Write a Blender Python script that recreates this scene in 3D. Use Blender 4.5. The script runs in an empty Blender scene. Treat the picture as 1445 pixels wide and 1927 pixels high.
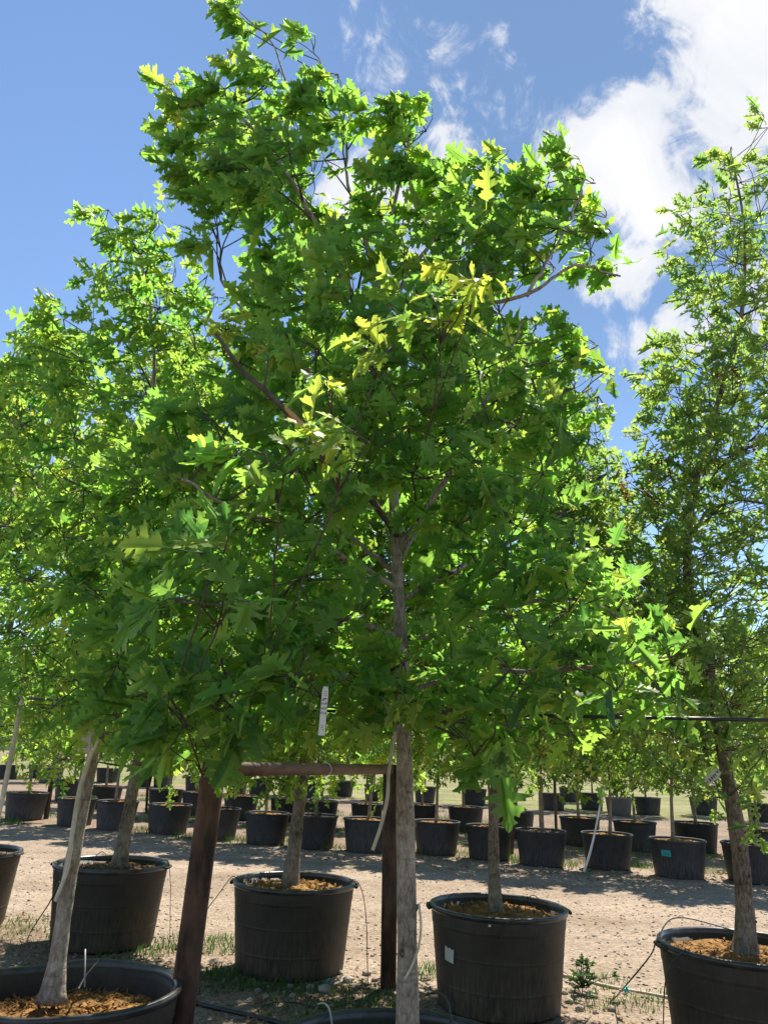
import bpy, math, random
import numpy as np
from mathutils import Vector, Matrix, Euler
from mathutils.geometry import tessellate_polygon

R = math.radians
random.seed(7)
rng = np.random.default_rng(7)
sc = bpy.context.scene
COL = sc.collection

# ------------------------------------------------------------------ camera
W, H, F = 1445.0, 1927.0, 1448.0
CAM_Z, PITCH, ROLL = 1.6, R(17.2), R(2.2)
CAM = Vector((0, 0, CAM_Z))
CR = Matrix.Rotation(R(90) + PITCH, 3, 'X') @ Matrix.Rotation(ROLL, 3, 'Z')
cd = bpy.data.cameras.new('camera')
cam = bpy.data.objects.new('camera', cd); COL.objects.link(cam)
cam.location = CAM; cam.rotation_euler = CR.to_euler()
cd.sensor_fit = 'VERTICAL'; cd.sensor_height = 24.0; cd.lens = 24.0 * F / H
cd.clip_start = 0.05; cd.clip_end = 3000
sc.camera = cam

def ray(px, py):
    """world direction that a place of the photograph lies in (used to survey where things stand)"""
    return CR @ Vector(((px - W / 2) / F, -(py - H / 2) / F, -1.0))
def at_z(px, py, z=0.0):
    d = ray(px, py); t = (z - CAM_Z) / d.z
    return CAM + d * t
def at_y(px, py, y):
    d = ray(px, py)
    return CAM + d * (y / d.y)
def px_size(p):
    """metres per photo pixel at a point"""
    return -((CR.transposed() @ (Vector(p) - CAM)).z) / F

# ------------------------------------------------------------------ sun, sky, exposure
SUN_EL, SUN_AZ = R(60), R(24)          # azimuth measured from +Y towards +X
sv = Vector((math.sin(SUN_AZ) * math.cos(SUN_EL), math.cos(SUN_AZ) * math.cos(SUN_EL), math.sin(SUN_EL)))
sl = bpy.data.lights.new('sun', 'SUN'); sl.energy = 5.0; sl.angle = R(0.53); sl.color = (1.0, 0.95, 0.86)
so = bpy.data.objects.new('sun', sl); COL.objects.link(so)
so.rotation_euler = sv.to_track_quat('Z', 'Y').to_euler()

sc.view_settings.view_transform = 'Standard'; sc.view_settings.look = 'None'
sc.view_settings.exposure = 0.95; sc.view_settings.gamma = 1.0; sc.view_settings.use_curve_mapping = False
sc.cycles.use_denoising = True
sc.cycles.max_bounces = 8; sc.cycles.diffuse_bounces = 5; sc.cycles.transmission_bounces = 6
sc.cycles.sample_clamp_indirect = 6.0

world = bpy.data.worlds.new('World'); sc.world = world; world.use_nodes = True
def build_sky():
    nt = world.node_tree; N = nt.nodes; L = nt.links; N.clear()
    out = N.new('ShaderNodeOutputWorld'); bg = N.new('ShaderNodeBackground'); bg.inputs['Strength'].default_value = 0.10
    sky = N.new('ShaderNodeTexSky'); sky.sky_type = 'NISHITA'; sky.sun_disc = False
    sky.sun_elevation = SUN_EL; sky.sun_rotation = SUN_AZ
    sky.air_density = 1.0; sky.dust_density = 0.0; sky.ozone_density = 3.0; sky.altitude = 0
    tc = N.new('ShaderNodeTexCoord')
    def math_(op, a, b=None, c=None):
        m = N.new('ShaderNodeMath'); m.operation = op
        for i, v in enumerate((a, b, c)):
            if v is None: continue
            if isinstance(v, (int, float)): m.inputs[i].default_value = v
            else: L.new(v, m.inputs[i])
        return m.outputs[0]
    # fine structure of the clouds, warped
    n1 = N.new('ShaderNodeTexNoise'); n1.inputs['Scale'].default_value = 7.5; n1.inputs['Detail'].default_value = 12; n1.inputs['Roughness'].default_value = 0.62
    n1.inputs['Distortion'].default_value = 0.5
    L.new(tc.outputs['Generated'], n1.inputs['Vector'])
    n2 = N.new('ShaderNodeTexNoise'); n2.inputs['Scale'].default_value = 17; n2.inputs['Detail'].default_value = 9; n2.inputs['Roughness'].default_value = 0.66
    n2.inputs['Distortion'].default_value = 1.2
    L.new(tc.outputs['Generated'], n2.inputs['Vector'])
    acc = None
    # cumulus banks: direction, angular radius, weight
    for px, py, r, w in [(1450, 50, 260, 1.2), (1360, 180, 170, .95), (1225, 225, 135, 1.02), (1165, 285, 140, .98), (1270, 340, 150, .9), (1060, 285, 120, .78),
                         (1040, 225, 80, .62), (1410, 320, 150, .85), (725, 150, 95, .78), (690, 85, 95, .6), (835, 130, 95, .66), (905, 190, 140, .5), (780, 60, 85, .52), (930, 110, 80, .48),
                         (660, 355, 85, 1.05), (1190, 525, 85, 1.0), (1120, 545, 90, .6), (1265, 600, 70, .85), (1190, 645, 80, .8), (850, 265, 100, .85), (800, 390, 130, .95),
                         (1330, 620, 100, .9), (1430, 560, 120, .8), (1200, 80, 70, .48)]:
        d = ray(px, py).normalized()
        v = N.new('ShaderNodeVectorMath'); v.operation = 'DISTANCE'; L.new(tc.outputs['Generated'], v.inputs[0]); v.inputs[1].default_value = d
        mr = N.new('ShaderNodeMapRange'); mr.interpolation_type = 'SMOOTHSTEP'
        mr.inputs['From Min'].default_value = 0; mr.inputs['From Max'].default_value = 1.25 * r / F
        mr.inputs['To Min'].default_value = w; mr.inputs['To Max'].default_value = 0
        L.new(v.outputs['Value'], mr.inputs['Value'])
        acc = mr.outputs[0] if acc is None else math_('MAXIMUM', acc, mr.outputs[0])
    f = math_('ADD', math_('MULTIPLY', math_('SUBTRACT', n1.outputs['Fac'], 0.5), 2.7), math_('MULTIPLY', math_('SUBTRACT', n2.outputs['Fac'], 0.5), 1.5))
    dens = math_('ADD', acc, f)
    # nothing without a bank behind it
    dens = math_('MULTIPLY', dens, math_('MINIMUM', math_('MULTIPLY', acc, 4.0), 1.0))
    mr = N.new('ShaderNodeMapRange'); mr.interpolation_type = 'SMOOTHERSTEP'; mr.inputs['From Min'].default_value = 0.28; mr.inputs['From Max'].default_value = 0.95
    L.new(dens, mr.inputs['Value'])
    mix = N.new('ShaderNodeMix'); mix.data_type = 'RGBA'
    # thin grey high cloud veiling the blue on the side of the banks
    tint = N.new('ShaderNodeMix'); tint.data_type = 'RGBA'
    v = N.new('ShaderNodeVectorMath'); v.operation = 'DISTANCE'; L.new(tc.outputs['Generated'], v.inputs[0]); v.inputs[1].default_value = ray(1150, 200).normalized()
    ve = N.new('ShaderNodeMapRange'); ve.interpolation_type = 'SMOOTHSTEP'; ve.inputs['From Min'].default_value = .12; ve.inputs['From Max'].default_value = .62; ve.inputs['To Min'].default_value = .55; ve.inputs['To Max'].default_value = 0
    L.new(v.outputs['Value'], ve.inputs['Value']); L.new(ve.outputs[0], tint.inputs[0])
    tint.inputs[7].default_value = (0.93, 1.5, 2.45, 1)
    L.new(sky.outputs[0], tint.inputs[6])
    L.new(mr.outputs[0], mix.inputs[0]); L.new(tint.outputs[2], mix.inputs[6])
    # cloud brightness varies with its thickness
    cr = N.new('ShaderNodeValToRGB'); cr.color_ramp.elements[0].color = (4.0, 4.2, 4.6, 1); cr.color_ramp.elements[1].color = (5.2, 5.25, 5.4, 1)
    cr.color_ramp.elements[0].position = 0.35; cr.color_ramp.elements[1].position = 0.7
    L.new(n1.outputs['Fac'], cr.inputs[0]); L.new(cr.outputs[0], mix.inputs[7])
    L.new(mix.outputs[2], bg.inputs['Color']); L.new(bg.outputs[0], out.inputs[0])
build_sky()

# ------------------------------------------------------------------ helpers
def tag(o, label=None, cat=None, group=None, kind=None):
    if label: o['label'] = label
    if cat: o['category'] = cat
    if group: o['group'] = group
    if kind: o['kind'] = kind
    return o
def empty(name, loc, label=None, cat=None, group=None):
    o = bpy.data.objects.new(name, None); COL.objects.link(o); o.location = loc; o.empty_display_size = 0.1
    return tag(o, label, cat, group)

class MB:
    """collects vertices and faces of one mesh object"""
    def __init__(s): s.v = []; s.f = []; s.n = 0; s.mi = []; s.cur = 0
    def add(s, verts, faces):
        for p in verts: s.v.append((p[0], p[1], p[2]))
        for f in faces: s.f.append(tuple(i + s.n for i in f)); s.mi.append(s.cur)
        s.n = len(s.v)
    def tube(s, pts, rad, seg=6, cap=True, wob=0.0):
        pts = [Vector(p) for p in pts]; n = len(pts)
        if not hasattr(rad, '__len__'): rad = [rad] * n
        up = Vector((0.31, 0.87, 0.38)); vs = []; prev = None
        for i, p in enumerate(pts):
            t = (pts[min(i + 1, n - 1)] - pts[max(i - 1, 0)]); t = t.normalized() if t.length > 1e-9 else Vector((0, 0, 1))
            a = (prev if prev is not None else up); a = a - t * a.dot(t)
            if a.length < 1e-4: a = Vector((1, 0, 0)) - t * t.x
            a.normalize(); prev = a; b = t.cross(a)
            for k in range(seg):
                an = 2 * math.pi * k / seg; r = rad[i] * (1 + (wob * (random.random() - .5) if wob else 0))
                vs.append(p + a * (math.cos(an) * r) + b * (math.sin(an) * r))
        fs = []
        for i in range(n - 1):
            for k in range(seg):
                k2 = (k + 1) % seg
                fs.append((i * seg + k, i * seg + k2, (i + 1) * seg + k2, (i + 1) * seg + k))
        if cap: fs.append(tuple(range(seg))[::-1]); fs.append(tuple((n - 1) * seg + k for k in range(seg)))
        s.add(vs, fs)
    def box(s, c, size, rot=None):
        c = Vector(c); h = [x / 2 for x in size]; m = rot or Matrix.Identity(3)
        vs = [c + m @ Vector((x * h[0], y * h[1], z * h[2])) for x in (-1, 1) for y in (-1, 1) for z in (-1, 1)]
        s.add(vs, [(0, 1, 3, 2), (4, 6, 7, 5), (0, 4, 5, 1), (2, 3, 7, 6), (0, 2, 6, 4), (1, 5, 7, 3)])
    def lathe(s, prof, seg=48, deform=None):
        vs = []
        for (r, z) in prof:
            for k in range(seg):
                a = 2 * math.pi * k / seg
                p = Vector((r * math.cos(a), r * math.sin(a), z))
                vs.append(deform(p) if deform else p)
        fs = []
        for i in range(len(prof) - 1):
            for k in range(seg):
                k2 = (k + 1) % seg
                fs.append((i * seg + k, i * seg + k2, (i + 1) * seg + k2, (i + 1) * seg + k))
        s.add(vs, fs)
    def build(s, name, mats, parent=None, smooth=True, off=None):
        me = bpy.data.meshes.new(name)
        v = s.v
        if off is not None: v = [(a - off[0], b - off[1], c - off[2]) for a, b, c in v]
        me.from_pydata(v, [], s.f)
        for m in (mats if isinstance(mats, (list, tuple)) else [mats]): me.materials.append(m)
        if smooth: me.polygons.foreach_set('use_smooth', [True] * len(s.f))
        if any(s.mi): me.polygons.foreach_set('material_index', s.mi)
        me.update()
        o = bpy.data.objects.new(name, me); COL.objects.link(o)
        if parent: o.parent = parent
        return o

def tri_mesh(name, verts, tris, mat, parent=None, attrs=None, smooth=False):
    me = bpy.data.meshes.new(name)
    nv, nf = len(verts), len(tris)
    me.vertices.add(nv); me.vertices.foreach_set('co', np.asarray(verts, np.float32).ravel())
    me.loops.add(nf * 3); me.loops.foreach_set('vertex_index', np.asarray(tris, np.int32).ravel())
    me.polygons.add(nf); me.polygons.foreach_set('loop_start', np.arange(0, nf * 3, 3, dtype=np.int32))
    if smooth: me.polygons.foreach_set('use_smooth', np.ones(nf, bool))
    me.materials.append(mat)
    for k, a in (attrs or {}).items():
        at = me.attributes.new(k, 'FLOAT', 'POINT'); at.data.foreach_set('value', np.asarray(a, np.float32))
    me.update(calc_edges=True); me.validate()
    o = bpy.data.objects.new(name, me); COL.objects.link(o)
    if parent: o.parent = parent
    return o

# value noise (numpy) for terrain and scatter
_perm = rng.random((256, 256))
def vnoise(x, y):
    xi = np.floor(x).astype(int); yi = np.floor(y).astype(int); fx = x - xi; fy = y - yi
    fx = fx * fx * (3 - 2 * fx); fy = fy * fy * (3 - 2 * fy)
    g = lambda a, b: _perm[a & 255, b & 255]
    return (g(xi, yi) * (1 - fx) + g(xi + 1, yi) * fx) * (1 - fy) + (g(xi, yi + 1) * (1 - fx) + g(xi + 1, yi + 1) * fx) * fy
def fbm(x, y, o=4):
    s = 0; a = .5; t = 0
    for i in range(o):
        s = s + a * vnoise(x * 2 ** i + 17.3 * i, y * 2 ** i + 5.1 * i); t += a; a *= .5
    return s / t

# ------------------------------------------------------------------ materials
def mat(name):
    m = bpy.data.materials.new(name); m.use_nodes = True
    nt = m.node_tree; N = nt.nodes; b = N['Principled BSDF']
    return m, nt, N, nt.links, b
def ramp(N, stops):
    r = N.new('ShaderNodeValToRGB'); e = r.color_ramp.elements
    while len(e) < len(stops): e.new(0.5)
    for el, (p, c) in zip(e, stops): el.position = p; el.color = (*c, 1)
    return r
def noise_(N, L, vec, scale, detail=6, rough=.6, dist=0.0):
    n = N.new('ShaderNodeTexNoise'); n.inputs['Scale'].default_value = scale; n.inputs['Detail'].default_value = detail
    n.inputs['Roughness'].default_value = rough; n.inputs['Distortion'].default_value = dist
    if vec is not None: L.new(vec, n.inputs['Vector'])
    return n.outputs['Fac']
def obj_vec(N, L, scale=(1, 1, 1)):
    tc = N.new('ShaderNodeTexCoord'); mp = N.new('ShaderNodeMapping'); mp.inputs['Scale'].default_value = scale
    L.new(tc.outputs['Object'], mp.inputs['Vector']); return mp.outputs[0]
def bump_(N, L, b, h, strength=.5, dist=.01):
    bp = N.new('ShaderNodeBump'); bp.inputs['Strength'].default_value = strength; bp.inputs['Distance'].default_value = dist
    L.new(h, bp.inputs['Height']); L.new(bp.outputs[0], b.inputs['Normal'])
def simple(name, c1, c2, scale=8, rough=.7, bump=.2, dist=.004, stretch=(1, 1, 1), spec=.4, metal=0, lo=.35, hi=.65):
    m, nt, N, L, b = mat(name)
    v = obj_vec(N, L, stretch); n = noise_(N, L, v, scale)
    r = ramp(N, [(lo, c1), (hi, c2)]); L.new(n, r.inputs[0]); L.new(r.outputs[0], b.inputs['Base Color'])
    b.inputs['Roughness'].default_value = rough; b.inputs['Specular IOR Level'].default_value = spec; b.inputs['Metallic'].default_value = metal
    if bump: bump_(N, L, b, noise_(N, L, v, scale * 4), bump, dist)
    return m

def leaf_mat(name, diff, trans, fac=.45, rough=.47, spec=.30):
    m, nt, N, L, b = mat(name)
    at = N.new('ShaderNodeAttribute'); at.attribute_name = 'tint'
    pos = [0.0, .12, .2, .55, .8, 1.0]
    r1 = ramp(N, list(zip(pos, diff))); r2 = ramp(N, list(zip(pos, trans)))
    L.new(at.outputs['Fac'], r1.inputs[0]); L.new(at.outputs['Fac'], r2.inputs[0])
    # midrib and side veins a little paler
    vein = N.new('ShaderNodeAttribute'); vein.attribute_name = 'rib'
    mx = N.new('ShaderNodeMix'); mx.data_type = 'RGBA'; mx.blend_type = 'MIX'
    mrr = N.new('ShaderNodeMapRange'); mrr.inputs['From Min'].default_value = .0; mrr.inputs['From Max'].default_value = .02; mrr.inputs['To Min'].default_value = .45; mrr.inputs['To Max'].default_value = 0
    L.new(vein.outputs['Fac'], mrr.inputs['Value']); L.new(mrr.outputs[0], mx.inputs[0])
    L.new(r1.outputs[0], mx.inputs[6]); mx.inputs[7].default_value = (.20, .26, .07, 1)
    L.new(mx.outputs[2], b.inputs['Base Color'])
    # mottling over the blade
    no = noise_(N, L, obj_vec(N, L), 45, 5, .65); rm = ramp(N, [(.3, (.72, .74, .66)), (.5, (1, 1, 1)), (.72, (1.22, 1.16, 1.1))]); L.new(no, rm.inputs[0])
    mm = N.new('ShaderNodeMix'); mm.data_type = 'RGBA'; mm.blend_type = 'MULTIPLY'; mm.inputs[0].default_value = 1; L.new(mx.outputs[2], mm.inputs[6]); L.new(rm.outputs[0], mm.inputs[7]); L.new(mm.outputs[2], b.inputs['Base Color'])
    b.inputs['Roughness'].default_value = rough; b.inputs['Specular IOR Level'].default_value = spec
    tr = N.new('ShaderNodeBsdfTranslucent'); L.new(r2.outputs[0], tr.inputs['Color'])
    ms = N.new('ShaderNodeMixShader'); ms.inputs[0].default_value = fac
    L.new(b.outputs[0], ms.inputs[1]); L.new(tr.outputs[0], ms.inputs[2]); L.new(ms.outputs[0], N['Material Output'].inputs[0])
    return m
M = {}
BR = (.16, .09, .04)
BT = (.25, .12, .03)
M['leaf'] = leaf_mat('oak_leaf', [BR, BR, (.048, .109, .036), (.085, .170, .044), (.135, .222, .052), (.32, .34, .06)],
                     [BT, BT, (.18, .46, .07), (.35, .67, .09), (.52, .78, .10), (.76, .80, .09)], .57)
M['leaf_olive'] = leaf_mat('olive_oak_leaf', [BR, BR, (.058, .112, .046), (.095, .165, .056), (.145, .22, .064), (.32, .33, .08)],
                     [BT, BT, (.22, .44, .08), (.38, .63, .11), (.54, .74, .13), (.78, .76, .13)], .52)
M['leaf_far'] = leaf_mat('far_oak_leaf', [BR, BR, (.045, .10, .035), (.08, .155, .042), (.13, .20, .045), (.28, .30, .06)],
                     [BT, BT, (.18, .38, .05), (.34, .58, .07), (.50, .68, .08), (.70, .68, .10)], .50)

def bark_mat(name, base, dark, pale, furrow=1.0, bands=0.0):
    m, nt, N, L, b = mat(name)
    v = obj_vec(N, L, (1, 1, .34)); v2 = obj_vec(N, L, (.3, .3, 1.8)); v0 = obj_vec(N, L)
    n = noise_(N, L, v, 85, 10, .74, .4); big = noise_(N, L, v0, 7, 5)
    r = ramp(N, [(.40, dark), (.5, base), (.60, pale)]); 
    ad = N.new('ShaderNodeMath'); ad.operation = 'MULTIPLY_ADD'; L.new(n, ad.inputs[0]); ad.inputs[1].default_value = .6
    m2 = N.new('ShaderNodeMath'); m2.operation = 'MULTIPLY'; L.new(big, m2.inputs[0]); m2.inputs[1].default_value = .4; L.new(m2.outputs[0], ad.inputs[2])
    L.new(ad.outputs[0], r.inputs[0])
    h = n
    if bands:
        nb = noise_(N, L, v2, 28, 5, .6)
        hb = N.new('ShaderNodeMath'); hb.operation = 'MULTIPLY_ADD'; L.new(nb, hb.inputs[0]); hb.inputs[1].default_value = bands; L.new(n, hb.inputs[2]); h = hb.outputs[0]
        mb = N.new('ShaderNodeMix'); mb.data_type = 'RGBA'; rb = ramp(N, [(.30, (1, 1, 1)), (.42, (0, 0, 0))]); L.new(nb, rb.inputs[0])
        mu = N.new('ShaderNodeMath'); mu.operation = 'MULTIPLY'; L.new(rb.outputs[0], mu.inputs[0]); mu.inputs[1].default_value = .55
        L.new(mu.outputs[0], mb.inputs[0]); L.new(r.outputs[0], mb.inputs[6]); mb.inputs[7].default_value = (*dark, 1); L.new(mb.outputs[2], b.inputs['Base Color'])
    else: L.new(r.outputs[0], b.inputs['Base Color'])
    b.inputs['Roughness'].default_value = .85; b.inputs['Specular IOR Level'].default_value = .25
    bump_(N, L, b, h, .8 * furrow, .008)
    return m
M['bark'] = bark_mat('grey_bark', (.31, .26, .205), (.12, .095, .068), (.48, .42, .35), 1.3, 1.2)
M['bark_rough'] = bark_mat('furrowed_bark', (.21, .165, .12), (.055, .044, .032), (.36, .30, .235), 2.0, 0)
M['bark_far'] = simple('young_bark', (.16, .12, .09), (.30, .25, .20), 20, .85)
M['twig'] = simple('twig_bark', (.050, .042, .030), (.105, .090, .066), 40, .8, .2)

def pot_mat(name, c1, c2, dust):
    m, nt, N, L, b = mat(name)
    v = obj_vec(N, L); n = noise_(N, L, v, 5, 8, .7)
    vs = obj_vec(N, L, (9, 9, .9)); st = noise_(N, L, vs, 6, 5)
    r = ramp(N, [(.3, c1), (.7, c2)]); L.new(n, r.inputs[0])
    # dried soil splashed over the lower wall, wearing off upwards
    sep = N.new('ShaderNodeSeparateXYZ'); tc = N.new('ShaderNodeTexCoord'); L.new(tc.outputs['Object'], sep.inputs[0])
    mr = N.new('ShaderNodeMapRange'); mr.inputs['From Min'].default_value = .0; mr.inputs['From Max'].default_value = .38; mr.inputs['To Min'].default_value = .75; mr.inputs['To Max'].default_value = .12
    L.new(sep.outputs['Z'], mr.inputs['Value'])
    mu = N.new('ShaderNodeMath'); mu.operation = 'MULTIPLY'; L.new(mr.outputs[0], mu.inputs[0]); rr = ramp(N, [(.38, (0, 0, 0)), (.72, (1, 1, 1))]); L.new(st, rr.inputs[0]); L.new(rr.outputs[0], mu.inputs[1])
    mx = N.new('ShaderNodeMix'); mx.data_type = 'RGBA'; L.new(mu.outputs[0], mx.inputs[0]); L.new(r.outputs[0], mx.inputs[6]); mx.inputs[7].default_value = (*dust, 1)
    oi = N.new('ShaderNodeObjectInfo'); fd = N.new('ShaderNodeMapRange'); L.new(oi.outputs['Random'], fd.inputs['Value']); fd.inputs['To Min'].default_value = .7; fd.inputs['To Max'].default_value = 1.5
    sc2 = N.new('ShaderNodeVectorMath'); sc2.operation = 'SCALE'; L.new(mx.outputs[2], sc2.inputs[0]); L.new(fd.outputs[0], sc2.inputs['Scale']); 
    # pale scuffs
    sv_ = obj_vec(N, L, (3, 3, 14)); sf = noise_(N, L, sv_, 3.2, 6, .7, .8); sr = ramp(N, [(.66, (0, 0, 0)), (.74, (1, 1, 1))]); L.new(sf, sr.inputs[0]); sm = N.new('ShaderNodeMath'); sm.operation = 'MULTIPLY'; L.new(sr.outputs[0], sm.inputs[0]); sm.inputs[1].default_value = .35
    mz = N.new('ShaderNodeMix'); mz.data_type = 'RGBA'; L.new(sm.outputs[0], mz.inputs[0]); L.new(sc2.outputs[0], mz.inputs[6]); mz.inputs[7].default_value = (*dust, 1)
    L.new(mz.outputs[2], b.inputs['Base Color'])
    rg = N.new('ShaderNodeMapRange'); L.new(n, rg.inputs['Value']); rg.inputs['To Min'].default_value = .45; rg.inputs['To Max'].default_value = .7; L.new(rg.outputs[0], b.inputs['Roughness'])
    b.inputs['Specular IOR Level'].default_value = .28
    bump_(N, L, b, noise_(N, L, v, 60, 4), .08, .003)
    return m
M['pot'] = pot_mat('black_plastic', (.025, .0195, .014), (.055, .043, .030), (.15, .11, .075))
M['rim'] = simple('worn_glossy_rim', (.022, .02, .018), (.06, .055, .05), 12, .32, .15, .002, spec=.5)
M['pot_far'] = pot_mat('faded_black_plastic', (.016, .016, .018), (.036, .036, .04), (.13, .11, .09))
M['pot_grey'] = pot_mat('sun_bleached_plastic', (.09, .08, .075), (.14, .125, .115), (.18, .15, .12))
M['soil'] = simple('orange_bark_mulch', (.11, .05, .018), (.44, .24, .08), 26, .95, 1.0, .02, spec=.15, lo=.3, hi=.62)
M['soil_dark'] = simple('mulch_soil', (.07, .042, .022), (.26, .16, .078), 26, .95, 1.0, .02, spec=.15, lo=.32, hi=.68)
M['rust'] = simple('rusted_steel', (.028, .017, .012), (.135, .075, .050), 11, .82, .6, .004, stretch=(1, 1, .35), spec=.3, lo=.38, hi=.66)
M['rust_bar'] = simple('sunlit_rusty_steel', (.10, .055, .040), (.27, .165, .12), 14, .6, .3, .002, stretch=(.4, .4, 1), spec=.45, lo=.3, hi=.7)  # rust tones raised so the shaded crossbar looks sunlit; sunlight put into the colour
M['white_plastic'] = simple('white_plastic', (.62, .60, .52), (.74, .72, .66), 9, .5, .05)
M['strap'] = simple('cream_webbing', (.42, .38, .27), (.58, .53, .40), 30, .7, .2)
M['tag'] = simple('white_tag', (.50, .49, .42), (.58, .57, .50), 6, .5, .0)
M['ink'] = simple('black_ink', (.015, .015, .015), (.03, .03, .03), 6, .6, 0)
M['teal'] = simple('teal_sticker', (.02, .30, .30), (.03, .36, .36), 6, .5, 0)
M['black_tube'] = simple('black_tubing', (.012, .012, .012), (.028, .026, .024), 12, .42, 0, spec=.5)
M['grey_wire'] = simple('grey_wire', (.35, .34, .33), (.50, .49, .47), 12, .35, 0, spec=.6)
M['pvc'] = simple('dusty_white_pipe', (.46, .36, .28), (.62, .52, .42), 12, .6, .1)
M['split'] = simple('split_heartwood', (.36, .17, .06), (.62, .36, .16), 30, .7, .3, stretch=(1, 1, .1))
M['steel_post'] = simple('dark_steel_post', (.035, .022, .018), (.08, .05, .04), 12, .7, .2)
M['wall_white'] = simple('white_siding', (.62, .61, .58), (.70, .69, .66), .6, .7, .1)
M['wall_grey'] = simple('grey_siding', (.16, .17, .18), (.21, .22, .24), .6, .6, .1)
M['roof'] = simple('roof_metal', (.30, .31, .32), (.42, .43, .44), .5, .5, .1)
M['glass_dark'] = simple('dark_window', (.02, .025, .03), (.03, .035, .04), 2, .1, 0, spec=.6)
M['stone'] = simple('limestone_gravel', (.21, .165, .125), (.42, .365, .31), 9, .9, .4, .004, spec=.25, lo=.3, hi=.7)
M['litter'] = simple('dry_leaf_litter', (.13, .08, .045), (.38, .27, .16), 5, .9, 0, spec=.2)
M['grass'] = leaf_mat('weed_green', [BR, BR, (.03, .08, .02), (.055, .12, .025), (.10, .16, .03), (.25, .25, .08)], [BR, BR, (.06, .16, .02), (.10, .24, .03), (.18, .3, .04), (.35, .33, .1)], .35)

# ------------------------------------------------------------------ ground
def h_ground(x, y):
    far = np.clip((np.hypot(x, y) - 30) / 30, 0, 1)
    return (fbm(x * 1.3, y * 1.3, 5) - .5) * .05 * (1 - far * .7) + (fbm(x * 7, y * 7, 3) - .5) * .014 * (1 - far)
def line_d(p, a, b):
    """signed distance beyond the line a-b, measured away from the camera"""
    dx, dy = b[0] - a[0], b[1] - a[1]; l = math.hypot(dx, dy)
    return (-(dy) * (p[0] - a[0]) + dx * (p[1] - a[1])) / l
NA, NB = (-2.35, 7.1), (2.25, 5.05)            # second row of big pots
FA, FB = (-7.7, 16.4), (5.0, 12.9)             # first row on the far side of the road
def road_mask(x, y):
    d1 = line_d((x, y), NA, NB); d2 = line_d((x, y), FA, FB)
    w = (fbm(x * .9, y * .9, 4) - .5) * 1.2
    return (d1 > .05 + w * .8) & (d2 < -.35 + w * .6)
def ground_mat(name, zone):
    m, nt, N, L, b = mat(name)
    tc = N.new('ShaderNodeTexCoord'); v = tc.outputs['Object']
    n0 = noise_(N, L, v, .7, 6, .6, .3); n1 = noise_(N, L, v, 5, 8, .65); n2 = noise_(N, L, v, 34, 6, .7)
    vo = N.new('ShaderNodeTexVoronoi'); vo.inputs['Scale'].default_value = 42; vo.inputs['Randomness'].default_value = 1; L.new(v, vo.inputs['Vector'])
    vo2 = N.new('ShaderNodeTexVoronoi'); vo2.inputs['Scale'].default_value = 17; L.new(v, vo2.inputs['Vector'])
    if zone == 'road':
        r = ramp(N, [(.30, (.265, .198, .138)), (.5, (.345, .266, .195)), (.7, (.415, .333, .255))])
    elif zone == 'dirt':
        r = ramp(N, [(.30, (.15, .105, .07)), (.5, (.25, .185, .13)), (.7, (.34, .265, .20))])
    else:
        r = ramp(N, [(.3, (.09, .13, .035)), (.48, (.20, .20, .075)), (.62, (.35, .295, .175))])
    a = N.new('ShaderNodeMath'); a.operation = 'MULTIPLY_ADD'; L.new(n1, a.inputs[0]); a.inputs[1].default_value = .45
    c = N.new('ShaderNodeMath'); c.operation = 'MULTIPLY'; L.new(n0, c.inputs[0]); c.inputs[1].default_value = .55; L.new(c.outputs[0], a.inputs[2])
    L.new(a.outputs[0], r.inputs[0])
    if zone == 'road':
        mp = N.new('ShaderNodeMapping'); mp.inputs['Rotation'].default_value = (0, 0, R(17.5)); mp.inputs['Scale'].default_value = (.12, 1.1, 1); L.new(v, mp.inputs['Vector'])
        rut = noise_(N, L, mp.outputs[0], 1.3, 4, .55); rr_ = ramp(N, [(.32, (.80, .76, .72)), (.5, (1, 1, 1)), (.68, (1.10, 1.09, 1.08))]); L.new(rut, rr_.inputs[0])
        mr_ = N.new('ShaderNodeMix'); mr_.data_type = 'RGBA'; mr_.blend_type = 'MULTIPLY'; mr_.inputs[0].default_value = 1; L.new(r.outputs[0], mr_.inputs[6]); L.new(rr_.outputs[0], mr_.inputs[7]); base_col = mr_.outputs[2]
    else: base_col = r.outputs[0]
    # single stones pressed into the surface, each with its own tone
    sp = N.new('ShaderNodeSeparateColor'); L.new(vo.outputs['Color'], sp.inputs[0])
    rs = ramp(N, [(0, (.45, .42, .40)), (.5, (.95, .93, .9)), (1, (1.35, 1.33, 1.3))]); L.new(sp.outputs[0], rs.inputs[0])
    mu = N.new('ShaderNodeMix'); mu.data_type = 'RGBA'; mu.blend_type = 'MULTIPLY'; mu.inputs[0].default_value = .55 if zone != 'field' else .2
    L.new(base_col, mu.inputs[6]); L.new(rs.outputs[0], mu.inputs[7])
    L.new(mu.outputs[2], b.inputs['Base Color'])
    b.inputs['Roughness'].default_value = .95; b.inputs['Specular IOR Level'].default_value = .15
    hh = N.new('ShaderNodeMath'); hh.operation = 'MULTIPLY_ADD'; L.new(vo.outputs['Distance'], hh.inputs[0]); hh.inputs[1].default_value = -.9; L.new(n2, hh.inputs[2])
    h2 = N.new('ShaderNodeMath'); h2.operation = 'MULTIPLY_ADD'; L.new(vo2.outputs['Distance'], h2.inputs[0]); h2.inputs[1].default_value = -.6; L.new(hh.outputs[0], h2.inputs[2])
    bump_(N, L, b, h2.outputs[0], .9 if zone != 'field' else .5, .02 if zone != 'field' else .1)
    return m
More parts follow.
